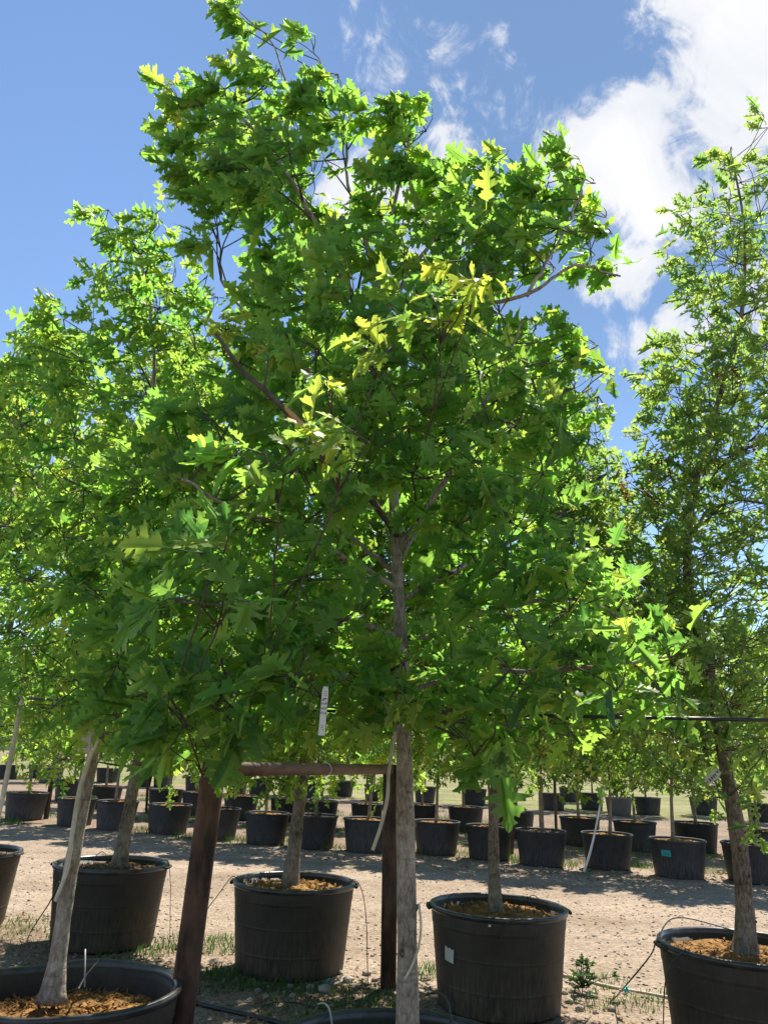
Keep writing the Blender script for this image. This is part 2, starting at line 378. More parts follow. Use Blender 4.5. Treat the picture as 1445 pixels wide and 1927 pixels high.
M['dirt'] = ground_mat('weedy_dirt', 'dirt'); M['road'] = ground_mat('pale_gravel', 'road'); M['field'] = ground_mat('mown_field_grass', 'field')

def field_mask(x, y):
    d = line_d((x, y), FA, FB); w = (fbm(x * .12, y * .12, 3) - .5) * 10
    return (d > 13 + w * .5) & (d < 48 + w)
def far_road_mask(x, y):
    d = line_d((x, y), FA, FB)
    return (d > 62) & (d < 84)
def build_ground():
    xs = np.concatenate([[-1500, -600, -250, -120], np.arange(-70, -14, 2.0), np.arange(-14, -5, .3), np.arange(-5, 5, .07), np.arange(5, 14, .3), np.arange(14, 71, 2.0), [120, 250, 600, 1500]])
    ys = np.concatenate([[-300, -60, -20, -6, -1], np.arange(0, 2.2, .3), np.arange(2.2, 10, .07), np.arange(10, 22, .2), np.arange(22, 40, .7), np.arange(40, 110, 3), [130, 200, 400, 900, 2500]])
    X, Y = np.meshgrid(xs, ys); Z = h_ground(X, Y)
    nx, ny = len(xs), len(ys)
    verts = np.stack([X, Y, Z], -1).reshape(-1, 3)
    i, j = np.meshgrid(np.arange(nx - 1), np.arange(ny - 1)); k = (j * nx + i).ravel()
    quads = np.stack([k, k + 1, k + nx + 1, k + nx], 1)
    cx = verts[quads].mean(1); rm = road_mask(cx[:, 0], cx[:, 1]); fm = field_mask(cx[:, 0], cx[:, 1]); gm = far_road_mask(cx[:, 0], cx[:, 1])
    for name, sel, m, in (('ground', ~(rm | fm | gm), 'dirt'), ('gravel_road', rm, 'road'), ('grass_field', fm, 'field'), ('far_road', gm, 'road')):
        q = quads[sel]; u, inv = np.unique(q, return_inverse=True); q = inv.reshape(-1, 4)
        t = np.concatenate([q[:, [0, 1, 2]], q[:, [0, 2, 3]]])
        o = tri_mesh(name, verts[u], t, M[m], smooth=True); o['kind'] = 'structure'
build_ground()

# ------------------------------------------------------------------ leaves
def make_template(side, mids):
    pts = [(0, 0)] + [(m, 0) for m in mids] + [(1.0, 0)]
    n_mid = len(pts)
    poly = pts + list(reversed(side))
    tris = [tuple(t) for t in tessellate_polygon([[Vector((x, y, 0)) for x, y in poly]])]
    V = [(x, y) for x, y in poly]
    base = len(V)
    # mirror the far half
    mir = {}
    for i in range(n_mid): mir[i] = i
    for i in range(n_mid, base): mir[i] = len(V); V.append((V[i][0], -V[i][1]))
    T = []
    for a, b, c in tris:
        (x1, y1), (x2, y2), (x3, y3) = V[a], V[b], V[c]
        if (x2 - x1) * (y3 - y1) - (x3 - x1) * (y2 - y1) < 0: a, b, c = a, c, b
        T.append((a, b, c)); T.append((mir[a], mir[c], mir[b]))
    # stalk
    s = len(V); V += [(-.26, .010), (-.26, -.010), (0.02, .010), (0.02, -.010)]; T += [(s, s + 1, s + 3), (s, s + 3, s + 2)]
    return np.array(V, float), np.array(T, int)
SIDE_RED = [(.05, .03), (.10, .15), (.19, .25), (.235, .155), (.285, .165), (.30, .085), (.345, .10), (.40, .24), (.44, .36), (.525, .43), (.52, .315), (.595, .305), (.555, .19), (.555, .10),
            (.61, .12), (.665, .235), (.76, .315), (.75, .205), (.815, .175), (.765, .095), (.82, .09), (.885, .155), (.905, .07), (.955, .055)]
SIDE_PIN = [(.05, .03), (.13, .21), (.20, .26), (.215, .15), (.26, .06), (.33, .055), (.42, .28), (.50, .42), (.515, .29), (.575, .30), (.52, .15), (.53, .055), (.60, .06), (.69, .22), (.79, .30), (.77, .17), (.83, .14), (.78, .06), (.86, .06), (.91, .11), (.94, .04)]
SIDE_SMALL = [(.08, .05), (.20, .24), (.27, .08), (.36, .10), (.53, .38), (.54, .11), (.63, .12), (.80, .27), (.78, .08), (.92, .06)]
MIDS = [.12, .28, .44, .58, .72, .87]
T_RED = make_template(SIDE_RED, MIDS); T_PIN = make_template(SIDE_PIN, MIDS); T_SMALL = make_template(SIDE_SMALL, [.27, .54, .78])

def bent(T, n, seed, wide=1.0):
    g = np.random.default_rng(seed); out = []
    for i in range(n):
        V = T[0]; x, y = V[:, 0], V[:, 1] * wide * g.uniform(.85, 1.2)
        fold = g.uniform(.0, .38); droop = g.uniform(-.2, 1.0); tw = g.uniform(-1.0, 1.0); rip = g.uniform(0, .13)
        z = fold * np.abs(y) - droop * np.clip(x, 0, 1) ** 2 * .55 + rip * np.sin(x * 11 + g.uniform(0, 6)) * np.abs(y) * 4 + g.uniform(-.25, .25) * y * x
        yy = y * np.cos(tw * x) - z * np.sin(tw * x) * .4; zz = z + y * np.sin(tw * x)
        xx = x - .18 * droop * np.clip(x, 0, 1) ** 2
        out.append(np.stack([xx, yy, zz], 1))
    return np.array(out), T[1], np.abs(T[0][:, 1])
LV_RED = bent(T_RED, 16, 1, .92); LV_PIN = bent(T_PIN, 16, 2, .9); LV_SMALL = bent(T_SMALL, 8, 3, 1.1)

def unit(a): return a / np.maximum(np.linalg.norm(a, axis=-1, keepdims=True), 1e-9)
def leaves_mesh(name, P, D, Nn, S, tint, LV, mat_, parent, off):
    var, T, rib = LV; n = len(P); k = len(rib)
    x = unit(D); y = unit(np.cross(Nn, x)); z = np.cross(x, y)
    vid = rng.integers(0, len(var), n); L = var[vid]
    V = P[:, None, :] + S[:, None, None] * (L[:, :, 0:1] * x[:, None] + L[:, :, 1:2] * y[:, None] + L[:, :, 2:3] * z[:, None])
    V = V.reshape(-1, 3) - np.asarray(off)
    tris = (T[None] + (np.arange(n) * k)[:, None, None]).reshape(-1, 3)
    return tri_mesh(name, V, tris, mat_, parent, {'tint': np.repeat(tint, k), 'rib': np.tile(rib, n)}, smooth=True)

# ------------------------------------------------------------------ trees
def smooth_path(pts, n):
    """Catmull-Rom through the given points"""
    P = [Vector(p) for p in pts]; P = [P[0] * 2 - P[1]] + P + [P[-1] * 2 - P[-2]]; out = []
    segs = len(P) - 3
    for i in range(n):
        u = i / (n - 1) * segs; k = min(int(u), segs - 1); t = u - k
        a, b, c, d = P[k:k + 4]
        out.append(.5 * ((2 * b) + (c - a) * t + (2 * a - 5 * b + 4 * c - d) * t * t + (3 * b - a - 3 * c + d) * t ** 3))
    return out

class Tree:
    def __init__(s, base, trunk, r0, r1, seg=20, rings=60, flare=.5, wob=.03, top_r=None):
        s.base = Vector(base); s.mb = MB(); s.nodes = []
        path = smooth_path(trunk, rings); s.path = path
        rad = []
        for i, p in enumerate(path):
            u = i / (rings - 1); r = r0 + (r1 - r0) * u ** .85
            hgt = p.z - path[0].z
            r *= 1 + flare * math.exp(-hgt / .07) + .03 * math.sin(i * 1.7 + s.base.x * 3) + (.05 * math.sin(i * .55 + 1))
            rad.append(r); s.nodes.append((p, r, True))
        # trunk with slightly lobed section
        n0 = s.mb.n; s.mb.tube(path, rad, seg)
        for i in range(len(path)):
            for k in range(seg):
                idx = n0 + i * seg + k; p = Vector(s.mb.v[idx]); c = path[i]
                f = 1 + wob * (math.sin(k * 2 * math.pi / seg * 3 + i * .15) + .7 * math.sin(k * 2 * math.pi / seg * 5 + 1.3)) * (1 + 3 * flare * math.exp(-(c.z - path[0].z) / .1)) + random.uniform(-.012, .012)
                q = c + (p - c) * f; s.mb.v[idx] = (q.x, q.y, q.z)
        s.P, s.D, s.N, s.S, s.T = [], [], [], [], []
        if r0 > .035:
            for q in range(9):
                i = random.randint(4, int(rings * .55)); a = random.uniform(0, 6.28); d = Vector((math.cos(a), -abs(math.sin(a)), .25)).normalized(); rr = rad[i]
                k0 = path[i] + d * rr * .8; kr = random.uniform(.005, .011)
                s.mb.tube([k0, path[i] + d * rr * 1.05, path[i] + d * (rr * 1.08 + .004), path[i] + d * (rr * 1.04)], [kr * 1.7, kr * 1.25, kr, kr * .45], 9, wob=.2)
    def branch_to(s, c, min_z=None, sag=.12, want=None, minr=.0035):
        c = Vector(c); best = None
        for p, r, tr in s.nodes:
            if r < .0035: continue
            d = (c - p); l = d.length
            if l < 1e-3: continue
            up = d.z / l
            wt = want if want is not None else (.42 if c.z > 2.6 else .08)
            cost = l * (1.0 + 1.6 * max(0, wt - up) + (.25 if up > .95 else 0)) + (.08 if tr else 0)
            if min_z is not None and p.z < min_z: cost += 20
            if best is None or cost < best[0]: best = (cost, p, r)
        _, p, r = best; l = (c - p).length
        r0 = min(.62 * r, .003 + .011 * l + .003); r1 = .0026
        mid = (p + c) / 2 + Vector((random.uniform(-.07, .07) * l, random.uniform(-.07, .07) * l, (-sag if c.z > p.z + .15 else sag * .6) * l + random.uniform(-.04, .04) * l))
        n = max(4, int(l / .12) + 2); pts = []
        for i in range(n):
            t = i / (n - 1); q = p * (1 - t) ** 2 + mid * 2 * t * (1 - t) + c * t * t
            if 0 < i < n - 1: q = q + Vector((random.uniform(-1, 1), random.uniform(-1, 1), random.uniform(-1, 1))) * .006
            pts.append(q)
        rads = [r0 + (r1 - r0) * (i / (n - 1)) ** .8 for i in range(n)]
        s.mb.cur = 1; s.mb.tube(pts, rads, 6); s.mb.cur = 0
        for q, rr in list(zip(pts, rads))[1:]: s.nodes.append((q, rr, False))
    def twig_from(s, a, c):
        m = (a + c) / 2 + Vector((random.uniform(-.02, .02), random.uniform(-.02, .02), .02)); s.mb.cur = 1; s.mb.tube([a, m, c], [.003, .0025, .0018], 5); s.mb.cur = 0
    def limb(s, pts, r0, r1):
        n = max(10, 6 * len(pts)); P = smooth_path(pts, n)
        P = [p + Vector((random.uniform(-1, 1), random.uniform(-1, 1), random.uniform(-1, 1))) * .006 for p in P]
        rads = [r0 + (r1 - r0) * (i / (n - 1)) ** .8 for i in range(n)]
        s.mb.tube(P, rads, 8, wob=.1)
        for q, rr in list(zip(P, rads))[1:]: s.nodes.append((q, rr, False))
    def leaf(s, p, d, nrm, size, tint):
        s.P.append(tuple(p)); s.D.append(tuple(d)); s.N.append(tuple(nrm)); s.S.append(size); s.T.append(tint)
    def cluster(s, c, r, n_twig, per, size, wind, tint, spread=1.0, up=.35, twigs=True, facing=None):
        c = Vector(c)
        for k in range(n_twig):
            v = Vector((random.gauss(0, 1), random.gauss(0, 1), random.gauss(0, 1))).normalized()
            v = (v + Vector((0, 0, up * .5)) + wind * .35).normalized()
            e = c + v * r * random.uniform(.5, 1.3) * spread; st = c + v * r * random.uniform(-.1, .25)
            m = (st + e) / 2 + Vector((0, 0, -.03 * r)) - wind * .08 * r
            if twigs: s.mb.cur = 1; s.mb.tube([st, m, e], [.0028, .0022, .0014], 4, cap=False); s.mb.cur = 0
            for j in range(per):
                t = random.uniform(.25, 1) if j > 1 else random.uniform(.85, 1.0)
                b = st * (1 - t) ** 2 + m * 2 * t * (1 - t) + e * t * t
                rv = Vector((random.gauss(0, 1), random.gauss(0, 1), random.gauss(0, .8)))
                d = (v * .55 + rv * .55 + wind * 1.15 + Vector((0, 0, -.12))).normalized()
                nv = Vector((random.gauss(0, .62), random.gauss(0, .62), 0.8)) if wind.length < .6 else Vector((random.gauss(0, .5), random.gauss(0, .95), random.gauss(.35, .7)))
                if facing is not None: nv = nv * .6 + facing
                sz = size * min(1.45, max(.45, random.lognormvariate(0, .3)))
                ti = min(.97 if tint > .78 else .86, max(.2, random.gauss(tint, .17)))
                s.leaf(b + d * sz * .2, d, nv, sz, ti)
    def clear_of(s, a, b, r):
        P = np.array(s.P); k = np.ones(len(P), bool)
        for u in np.linspace(0, 1, 12):
            q = np.array(a) * (1 - u) + np.array(b) * u; d = P - q; d[:, 1] *= np.where(d[:, 1] < 0, .3, 1)
            k &= np.linalg.norm(d, axis=1) > r
        for nm in 'PDNST': setattr(s, nm, [v for v, f in zip(getattr(s, nm), k) if f])
    def finish(s, root, LV, leafm, barkm, names=('trunk', 'crown')):
        off = s.base
        t = s.mb.build(names[0], [barkm, M['twig']], root, off=off); print('LEAVES', root['label'][:30] if 'label' in root else root.name, len(s.P))
        c = leaves_mesh(names[1], np.array(s.P), np.array(s.D), np.array(s.N), np.array(s.S), np.array(s.T), LV, leafm, root, off)
        return t, c

# ------------------------------------------------------------------ pots
def pot(root, rt, rb, h, depth, soil_m, pot_m, seg=64, deform=None, detail=True, chips=260, sticker=None, seed=0, handles=True):
    """pot > rim, handles; the soil is a sibling part"""
    g = random.Random(seed)
    mb = MB(); prof = [(0, .0), (rb * .96, .0), (rb, .012)]
    for z, o in ((.03, 0), (.23, 0), (.236, 0), (.243, .002), (.262, .002), (.269, 0), (.275, 0), (.53, 0), (.536, 0), (.543, .002), (.558, .002), (.565, 0), (.571, 0), (.80, 0), (.806, 0), (.812, .003), (.838, .003), (.844, .002), (.85, .002), (.93, .002)):
        prof.append((rb + (rt - rb) * z + (o if detail else 0), h * z))
    prof += [(rt - .004, h - .03), (rt - .02, h - .03)]
    prof += [(rt - .022, h - .06), (rt - .026 - (rt - rb) * .15, h - depth * .7), (rt - .03 - (rt - rb) * .3, h - depth - .03)]
    mb.lathe(prof, seg, deform); body = mb.build('pot', pot_m, root)
    mb = MB(); a = .013
    rp = [(rt - .006, h - .036), (rt + .008, h - .034), (rt + .013, h - .018), (rt + .011, h - .004), (rt + .002, h), (rt - .012, h - .002), (rt - .02, h - .012), (rt - .02, h - .034)]
    mb.lathe(rp, seg, deform); mb.build('rim', M['rim'] if detail else pot_m, body)
    if detail and handles:
        for sgn in (-1, 1):
            mb = MB()
            for k in range(-3, 4):
                an = k * .055; rr = rt + .012
                p = Vector((sgn * rr * math.cos(an), rr * math.sin(an), h - .02)); q = Vector((sgn * (rr + .014) * math.cos(an), (rr + .014) * math.sin(an), h - .024))
                if deform: p, q = deform(p), deform(q)
                if abs(k) == 3 or k == 0:
                    mb.tube([p + Vector((0, 0, .002)), q], [.009, .010], 6)
                if k < 3:
                    an2 = (k + 1) * .055; q2 = Vector((sgn * (rr + .014) * math.cos(an2), (rr + .014) * math.sin(an2), h - .024))
                    if deform: q2 = deform(q2)
                    mb.tube([q, q2], [.011, .011], 8)
            mb.build('handle', pot_m, body)
    # mulch surface, lumpy
    mb = MB(); rs = rt - .03 - (rt - rb) * .2; zr = h - depth; nr = 14; vs = [Vector((0, 0, zr + .03))]; fs = []; sg = 40
    sx = g.uniform(0, 50)
    for i in range(1, nr + 1):
        for k in range(sg):
            an = 2 * math.pi * k / sg; rr = rs * i / nr; x, y = rr * math.cos(an), rr * math.sin(an)
            z = zr + .03 * (1 - (i / nr) ** 2) + float(fbm(np.array(x * 12 + sx), np.array(y * 12 + 3), 3) - .5) * .06
            p = Vector((x, y, z)); vs.append(deform(p) if deform else p)
    for k in range(sg): fs.append((0, 1 + k, 1 + (k + 1) % sg))
    for i in range(nr - 1):
        for k in range(sg):
            a0 = 1 + i * sg + k; a1 = 1 + i * sg + (k + 1) % sg; fs.append((a0, a0 + sg, a1 + sg, a1))
    mb.add(vs, fs)
    for k in range(chips):
        an = g.uniform(0, 6.28); rr = rs * math.sqrt(g.random()) * .97; c = Vector((rr * math.cos(an), rr * math.sin(an), zr + .03 * (1 - (rr / rs) ** 2) + g.uniform(-.005, .018)))
        if deform: c = deform(c)
        m3 = Euler((g.uniform(-.7, .7), g.uniform(-.7, .7), g.uniform(0, 6.28))).to_matrix(); l = g.uniform(.012, .045); w = g.uniform(.004, .012)
        mb.box(c, (l, w, .003), m3)
    mb.build('soil', soil_m, root, smooth=False)
    return body

# ---- front tree ---------------------------------------------------------------------------------------------
def lumps_from(lst, Y0):
    out = []
    for e in lst:
        px, py, r = e[:3]; depths = e[3] if len(e) > 3 else (0,)
        for dy in depths:
            c = at_y(px, py, Y0 + dy); out.append((c, r * px_size(c), py))
    return out
WIND = Vector((-1.0, .12, .05))

PH, PRT, PRB = .61, .462, .405
def big_tree(name, label, group, base, trunk, r0, r1, lumps, leafsize, LV, leafm, barkm, tint=.5, wind=.6, density=1.0, per=6, pot_kw=None, deform=None, extra=None, flare=.5, dens_r=.42, hi_dens=.45, limbs=None, r_pot=(PRT, PRB, PH), min_z=None):
    root = empty(name, base, label, 'potted tree', group)
    depth = (pot_kw or {}).pop('depth', .07) if pot_kw else .07
    kw = dict(soil_m=M['soil'], pot_m=M['pot']); kw.update(pot_kw or {})
    body = pot(root, *r_pot, depth, deform=deform, seed=len(label), **kw)
    T = Tree(base, trunk, r0, r1, flare=flare)
    for ln in (limbs or []): T.limb(*ln)
    order = sorted(lumps, key=lambda e: (min((e[0] - p).length for p in T.path[::3])))
    for c, r, py in order:
        T.branch_to(c, min_z)
        hi = min(1, max(0, (c.z - 1.5) / 3.0))
        nt = max(2, int(round(density * (1 + hi_dens * hi) * (r / (dens_r * leafsize)) ** 1.6)))
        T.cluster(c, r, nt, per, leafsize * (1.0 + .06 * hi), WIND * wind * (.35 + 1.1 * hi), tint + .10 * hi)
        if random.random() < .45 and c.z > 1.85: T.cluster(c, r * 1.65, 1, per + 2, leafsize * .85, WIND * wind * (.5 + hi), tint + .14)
    if extra: extra(T)
    t, cr_ = T.finish(root, LV, leafm, barkm)
    return root, body, T

D0 = (0,); D2 = (-.3, .35); D3 = (-.5, .5); DL = (-.65, .3)
front_lumps = [
 # leader and the two windblown heads
 (440, 25, 26), (470, 60, 26), (430, 190, 42), (340, 205, 32), (375, 170, 32), (500, 165, 45, D0), (525, 130, 26),
 (590, 100, 26), (635, 140, 34), (650, 190, 40, D0), (600, 185, 40), (640, 250, 45, D0), (550, 215, 50, D0),
 (470, 240, 60, D2), (395, 270, 55, D0), (350, 290, 30), (545, 290, 60, D2), (470, 320, 60, D2), (400, 335, 50), (370, 360, 28), (590, 330, 50, D0), (610, 300, 40),
 (530, 380, 65, D2), (450, 395, 50), (410, 425, 40), (600, 400, 50, D0), (640, 420, 40), (395, 455, 26),
 (770, 205, 36), (740, 225, 28), (800, 245, 40), (760, 270, 40), (815, 300, 35), (790, 325, 40), (735, 375, 38), (715, 405, 34), (830, 360, 40), (705, 215, 18),
 (935, 305, 34), (910, 330, 34), (870, 365, 45, D0), (880, 420, 55, D2), (945, 375, 50, D0), (800, 420, 50, D0), (1000, 380, 50, D0),
 (1055, 300, 28), (1090, 300, 24), (1030, 345, 40), (1075, 350, 40), (1120, 345, 24), (1095, 400, 45), (1140, 410, 26), (1050, 430, 55, D2), (970, 450, 60, D2), (1110, 470, 45), (1135, 505, 24), (1150, 440, 18), (1040, 500, 50), (985, 520, 50), (1160, 505, 12),
 (690, 470, 55, D2), (620, 490, 60, D2), (545, 490, 55, D0), (760, 490, 60, D2), (850, 500, 60, D2), (920, 520, 55, D2), (520, 550, 45), (575, 560, 60, D2), (485, 590, 30),
 # middle
 (660, 570, 70, D3), (760, 590, 70, D3), (860, 600, 70, D3), (940, 590, 60, D2), (1010, 610, 40), (1090, 620, 34), (1125, 650, 34), (1065, 665, 45), (1140, 700, 32), (1125, 745, 34), (1080, 730, 45),
 (520, 660, 60, D2), (600, 660, 70, D3), (700, 690, 75, D3), (800, 700, 75, D3), (900, 700, 70, D3), (1000, 710, 60, D2),
 (470, 740, 60, D2), (560, 760, 75, D3), (660, 790, 80, D3), (770, 800, 80, D3), (870, 800, 75, D3), (970, 800, 60, D2), (1060, 810, 50, D2), (1110, 820, 40),
 (400, 790, 60, D2), (340, 850, 60, D2), (440, 860, 80, D3), (560, 880, 85, D3), (680, 890, 80, D3), (800, 900, 80, D3), (910, 890, 75, D3), (1020, 890, 65, D2), (1090, 880, 45),
 (270, 920, 60, D2), (360, 960, 80, D3), (480, 980, 85, D3), (590, 990, 80, D3), (860, 990, 75, D3), (960, 980, 75, D3), (1060, 970, 60, D2), (670, 960, 60, (.3, .7)),
 (230, 1020, 60, D2), (320, 1060, 80, D3), (440, 1080, 85, D3), (560, 1090, 80, D3), (650, 1070, 60, (.3, .7)), (860, 1080, 70, (.1, .6)), (950, 1070, 70, D3), (1050, 1070, 65, D3), (1110, 1040, 40),
 (200, 1130, 60, D2), (290, 1170, 75, D3), (400, 1180, 85, D3), (520, 1180, 80, D3), (630, 1180, 70, D3), (860, 1170, 60, (.1, .6)), (960, 1160, 75, D3), (1070, 1150, 70, D3), (1160, 1150, 55, D2),
 (220, 1250, 65, D2), (320, 1270, 75, DL), (440, 1280, 80, DL), (560, 1270, 75, DL), (660, 1265, 60, D2), (760, 1250, 45, (-.45,)), (850, 1260, 65, D3), (960, 1260, 75, DL), (1070, 1240, 75, DL), (1170, 1230, 70, DL), (1260, 1240, 55, D2),
 (250, 1340, 55, D2), (350, 1360, 65, DL), (450, 1370, 60, DL), (540, 1350, 50, D2), (700, 1320, 45, D2), (760, 1300, 45, (-.4,)), (860, 1340, 55, D2), (950, 1340, 65, D3), (1060, 1320, 65, DL), (1160, 1300, 60, DL), (1250, 1310, 50, D2),
 (370, 1405, 40, (-.5, -.1)), (330, 1395, 45, D2), (280, 1385, 40, D2), (420, 1340, 60, DL), (240, 1290, 60, D2), (600, 1330, 45, (.2, .6)), (680, 1370, 40, (.3, .6)), (220, 1350, 45, D2), (900, 1410, 45, (-.3, .1)), (980, 1400, 40, (-.2,)), (1070, 1385, 35), (920, 1425, 26, (-.3,)), (752, 1275, 38, (-.5,)), (735, 1330, 36, (-.5,)), (785, 1320, 36, (-.45,)), (770, 1240, 34, (-.5,)), (700, 1290, 45, (-.4,)),
]
FB_ = at_z(742, 1897, PH); FRONT = Vector((FB_.x, FB_.y - PRT, 0))
YF = FRONT.y
def front_extra(T):
    """new yellow growth, sunlit sprays in front, and the bare leader sprig"""
    def sprays(spots, dy, n, size, tint, r, wind=.25, facing=None):
        cs = [at_y(px, py, YF + dy) for px, py in spots]
        hub = sum(cs, Vector((0, 0, 0))) / len(cs) + Vector((0, .10, -.06)); T.branch_to(hub, 1.7, .06, 0.0, .012)
        k0 = len(T.nodes)
        for c in cs:
            T.twig_from(hub, c)
            T.cluster(c, r, n, 5, size, WIND * wind, tint + random.uniform(-.06, .06), facing=facing)
    fc = Vector((0, -.5, .3))
    sprays(((875, 490), (910, 500), (905, 525), (885, 545)), -1.06, 1, .088, .88, .06, .15, fc)
    sprays(((835, 555), (820, 570), (800, 605), (850, 605), (870, 570)), -1.06, 1, .088, .87, .06, .15, fc)
    sprays(((405, 612), (425, 620)), -.6, 3, .05, .97, .055, .1)
    sprays(((500, 650), (515, 665)), -.6, 3, .05, .97, .055, .1)
    sprays(((335, 185), (345, 210)), 0, 2, .08, .93, .07, .4); sprays(((450, 150), (430, 165)), 0, 2, .08, .88, .07, .4)
    sprays(((580, 850), (640, 850), (690, 830), (610, 870), (660, 865)), -1.42, 1, .085, .80, .07, .5, fc)
    sprays(((500, 855), (490, 890), (560, 880)), -1.42, 1, .085, .66, .07, .6, fc)
    sprays(((680, 655), (700, 640), (740, 650)), -1.15, 1, .08, .84, .06, .3, fc); sprays(((620, 715), (630, 730)), -1.15, 1, .075, .84, .05, .3, fc)
    sprays(((345, 1000), (380, 1040), (420, 1050)), -1.35, 1, .10, .66, .08, .6, fc); sprays(((360, 1120), (440, 1130), (400, 1100)), -1.35, 1, .11, .55, .09, .6, fc)
    sprays(((640, 1275), (570, 1270)), -.7, 1, .12, .55, .10, .2, fc); sprays(((720, 1320), (770, 1335)), -.6, 1, .115, .55, .09, .2, fc); sprays(((480, 1300), (440, 1330)), -.7, 1, .12, .5, .10, .2, fc)
    sprays(((395, 1415), (350, 1430)), -.6, 1, .125, .52, .10, .1, fc); sprays(((900, 1405), (930, 1385), (870, 1370)), -.5, 1, .12, .55, .09, .1, fc)
    T.clear_of(at_y(613, 1300, YF - .8), at_y(605, 1384, YF - .8), .085)
    # leader sprig against the sky
    pts = [at_y(x, y, YF) for x, y in ((548, 215), (540, 160), (518, 90), (498, 62), (470, 40), (440, 12), (425, -6))]
    T.mb.tube(pts, [.006, .005, .004, .0035, .003, .0025, .002], 6)
    for x, y, sz in ((430, 15, .13), (445, 40, .13), (480, 110, .15), (470, 75, .14), (500, 50, .14), (520, 60, .13), (465, 130, .15), (520, 140, .13), (440, 5, .12), (455, 30, .14), (500, 120, .15)):
        for q in range(2):
            p = at_y(x + random.uniform(-8, 14), y + random.uniform(-8, 8), YF + random.uniform(-.1, .1))
            T.leaf(p, WIND + Vector((random.gauss(0, .3), random.gauss(0, .3), random.gauss(-.1, .3))), Vector((random.gauss(0, .5), -.6, .6)), sz, random.uniform(.5, .85))
trunk_front = [Vector((FRONT.x + .035, YF, PH - .09))] + [at_y(px, py, YF) for px, py in ((766, 1800), (763, 1560), (760, 1400), (755, 1240), (748, 1080), (738, 900), (722, 680), (716, 560), (735, 420), (770, 260))]
def limb_y(pts, Y, r0, r1): return ([at_y(x, y, Y + d) for x, y, d in pts], r0, r1)
limbs_front = [limb_y(((722, 690, 0), (655, 540, -.05), (600, 430, -.1), (535, 320, -.1), (470, 235, -.05), (400, 185, 0)), YF, .017, .005),
  limb_y(((727, 620, 0), (695, 480, .1), (655, 340, .15), (645, 220, .1), (600, 115, .1)), YF, .013, .004),
  limb_y(((720, 600, 0), (800, 470, .1), (865, 400, .2), (930, 320, .2)), YF, .013, .004),
  limb_y(((720, 660, 0), (850, 590, -.15), (990, 555, -.25), (1080, 500, -.3), (1165, 520, -.3)), YF, .013, .004),
  limb_y(((990, 555, -.25), (1060, 440, -.2), (1100, 340, -.2)), YF, .008, .004),
  limb_y(((735, 880, 0), (650, 760, .1), (520, 650, .2), (425, 540, .25), (415, 470, .25)), YF, .014, .005),
  limb_y(((748, 1040, 0), (850, 880, -.1), (930, 720, -.15), (985, 600, -.2)), YF, .014, .005),
  limb_y(((750, 1060, 0), (880, 850, .3), (1000, 800, .4), (1110, 730, .45)), YF, .012, .005),
  limb_y(((750, 1110, 0), (600, 1020, -.2), (450, 960, -.5), (340, 900, -.6)), YF, .014, .005),
  limb_y(((754, 1200, 0), (620, 1160, -.2), (420, 1140, -.45), (260, 1120, -.5)), YF, .013, .005),
  limb_y(((754, 1220, 0), (920, 1150, -.2), (1090, 1130, -.3), (1200, 1180, -.4)), YF, .013, .005),
  limb_y(((757, 1290, 0), (600, 1270, -.25), (430, 1290, -.5), (300, 1310, -.6)), YF, .012, .005),
  limb_y(((757, 1300, 0), (900, 1270, -.25), (1060, 1260, -.45), (1240, 1240, -.5)), YF, .012, .005),
  limb_y(((748, 1080, 0), (640, 1000, .3), (520, 960, .6)), YF, .012, .005), limb_y(((750, 1130, 0), (900, 1050, .3), (1040, 980, .6)), YF, .012, .005)]
root_f, body_f, TF = big_tree('potted_oak_tree', 'tallest oak in the middle, in front of all, grey trunk and large glossy lobed leaves', 'oaks in large black pots near the camera',
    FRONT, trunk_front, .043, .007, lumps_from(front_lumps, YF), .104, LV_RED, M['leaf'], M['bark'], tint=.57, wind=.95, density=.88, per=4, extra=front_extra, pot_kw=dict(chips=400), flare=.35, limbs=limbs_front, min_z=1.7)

def broken_branch():
    y0 = YF - .8
    off = root_f.location
    pts = [at_y(748, 1010, YF)] + [at_y(x, y, yy) for x, y, yy in ((690, 930, YF - .35), (632, 880, YF - .65), (590, 838, y0), (548, 785, y0), (502, 738, y0 - .05), (458, 700, y0 - .05), (430, 662, y0 - .1), (407, 630, y0 - .1))]
    mb = MB(); P = smooth_path(pts, 40); mb.tube(P, [.014 - .008 * (i / 39) for i in range(40)], 8, wob=.2)
    tw = [at_y(x, y, y0 - .08) for x, y in ((496, 735), (502, 700), (505, 668))]; mb.tube(tw, [.004, .003, .002], 5)
    br = mb.build('broken_branch', M['twig'], root_f, off=off); br['label'] = 'snapped branch with pale split wood'
    mb = MB(); q = [at_y(x, y, y0 - .018) for x, y in ((598, 838), (575, 808), (550, 780), (515, 748))]; mb.tube(smooth_path(q, 12), [.011, .012, .012, .012, .011, .011, .010, .009, .008, .006, .004, .002], 6, wob=.5)
    mb.tube([at_y(604, 846, y0 - .01), at_y(590, 822, y0 - .03), at_y(578, 806, y0 - .05)], [.004, .003, .0008], 4)
    mb.build('split_wood', M['split'], br, off=off)
broken_branch()
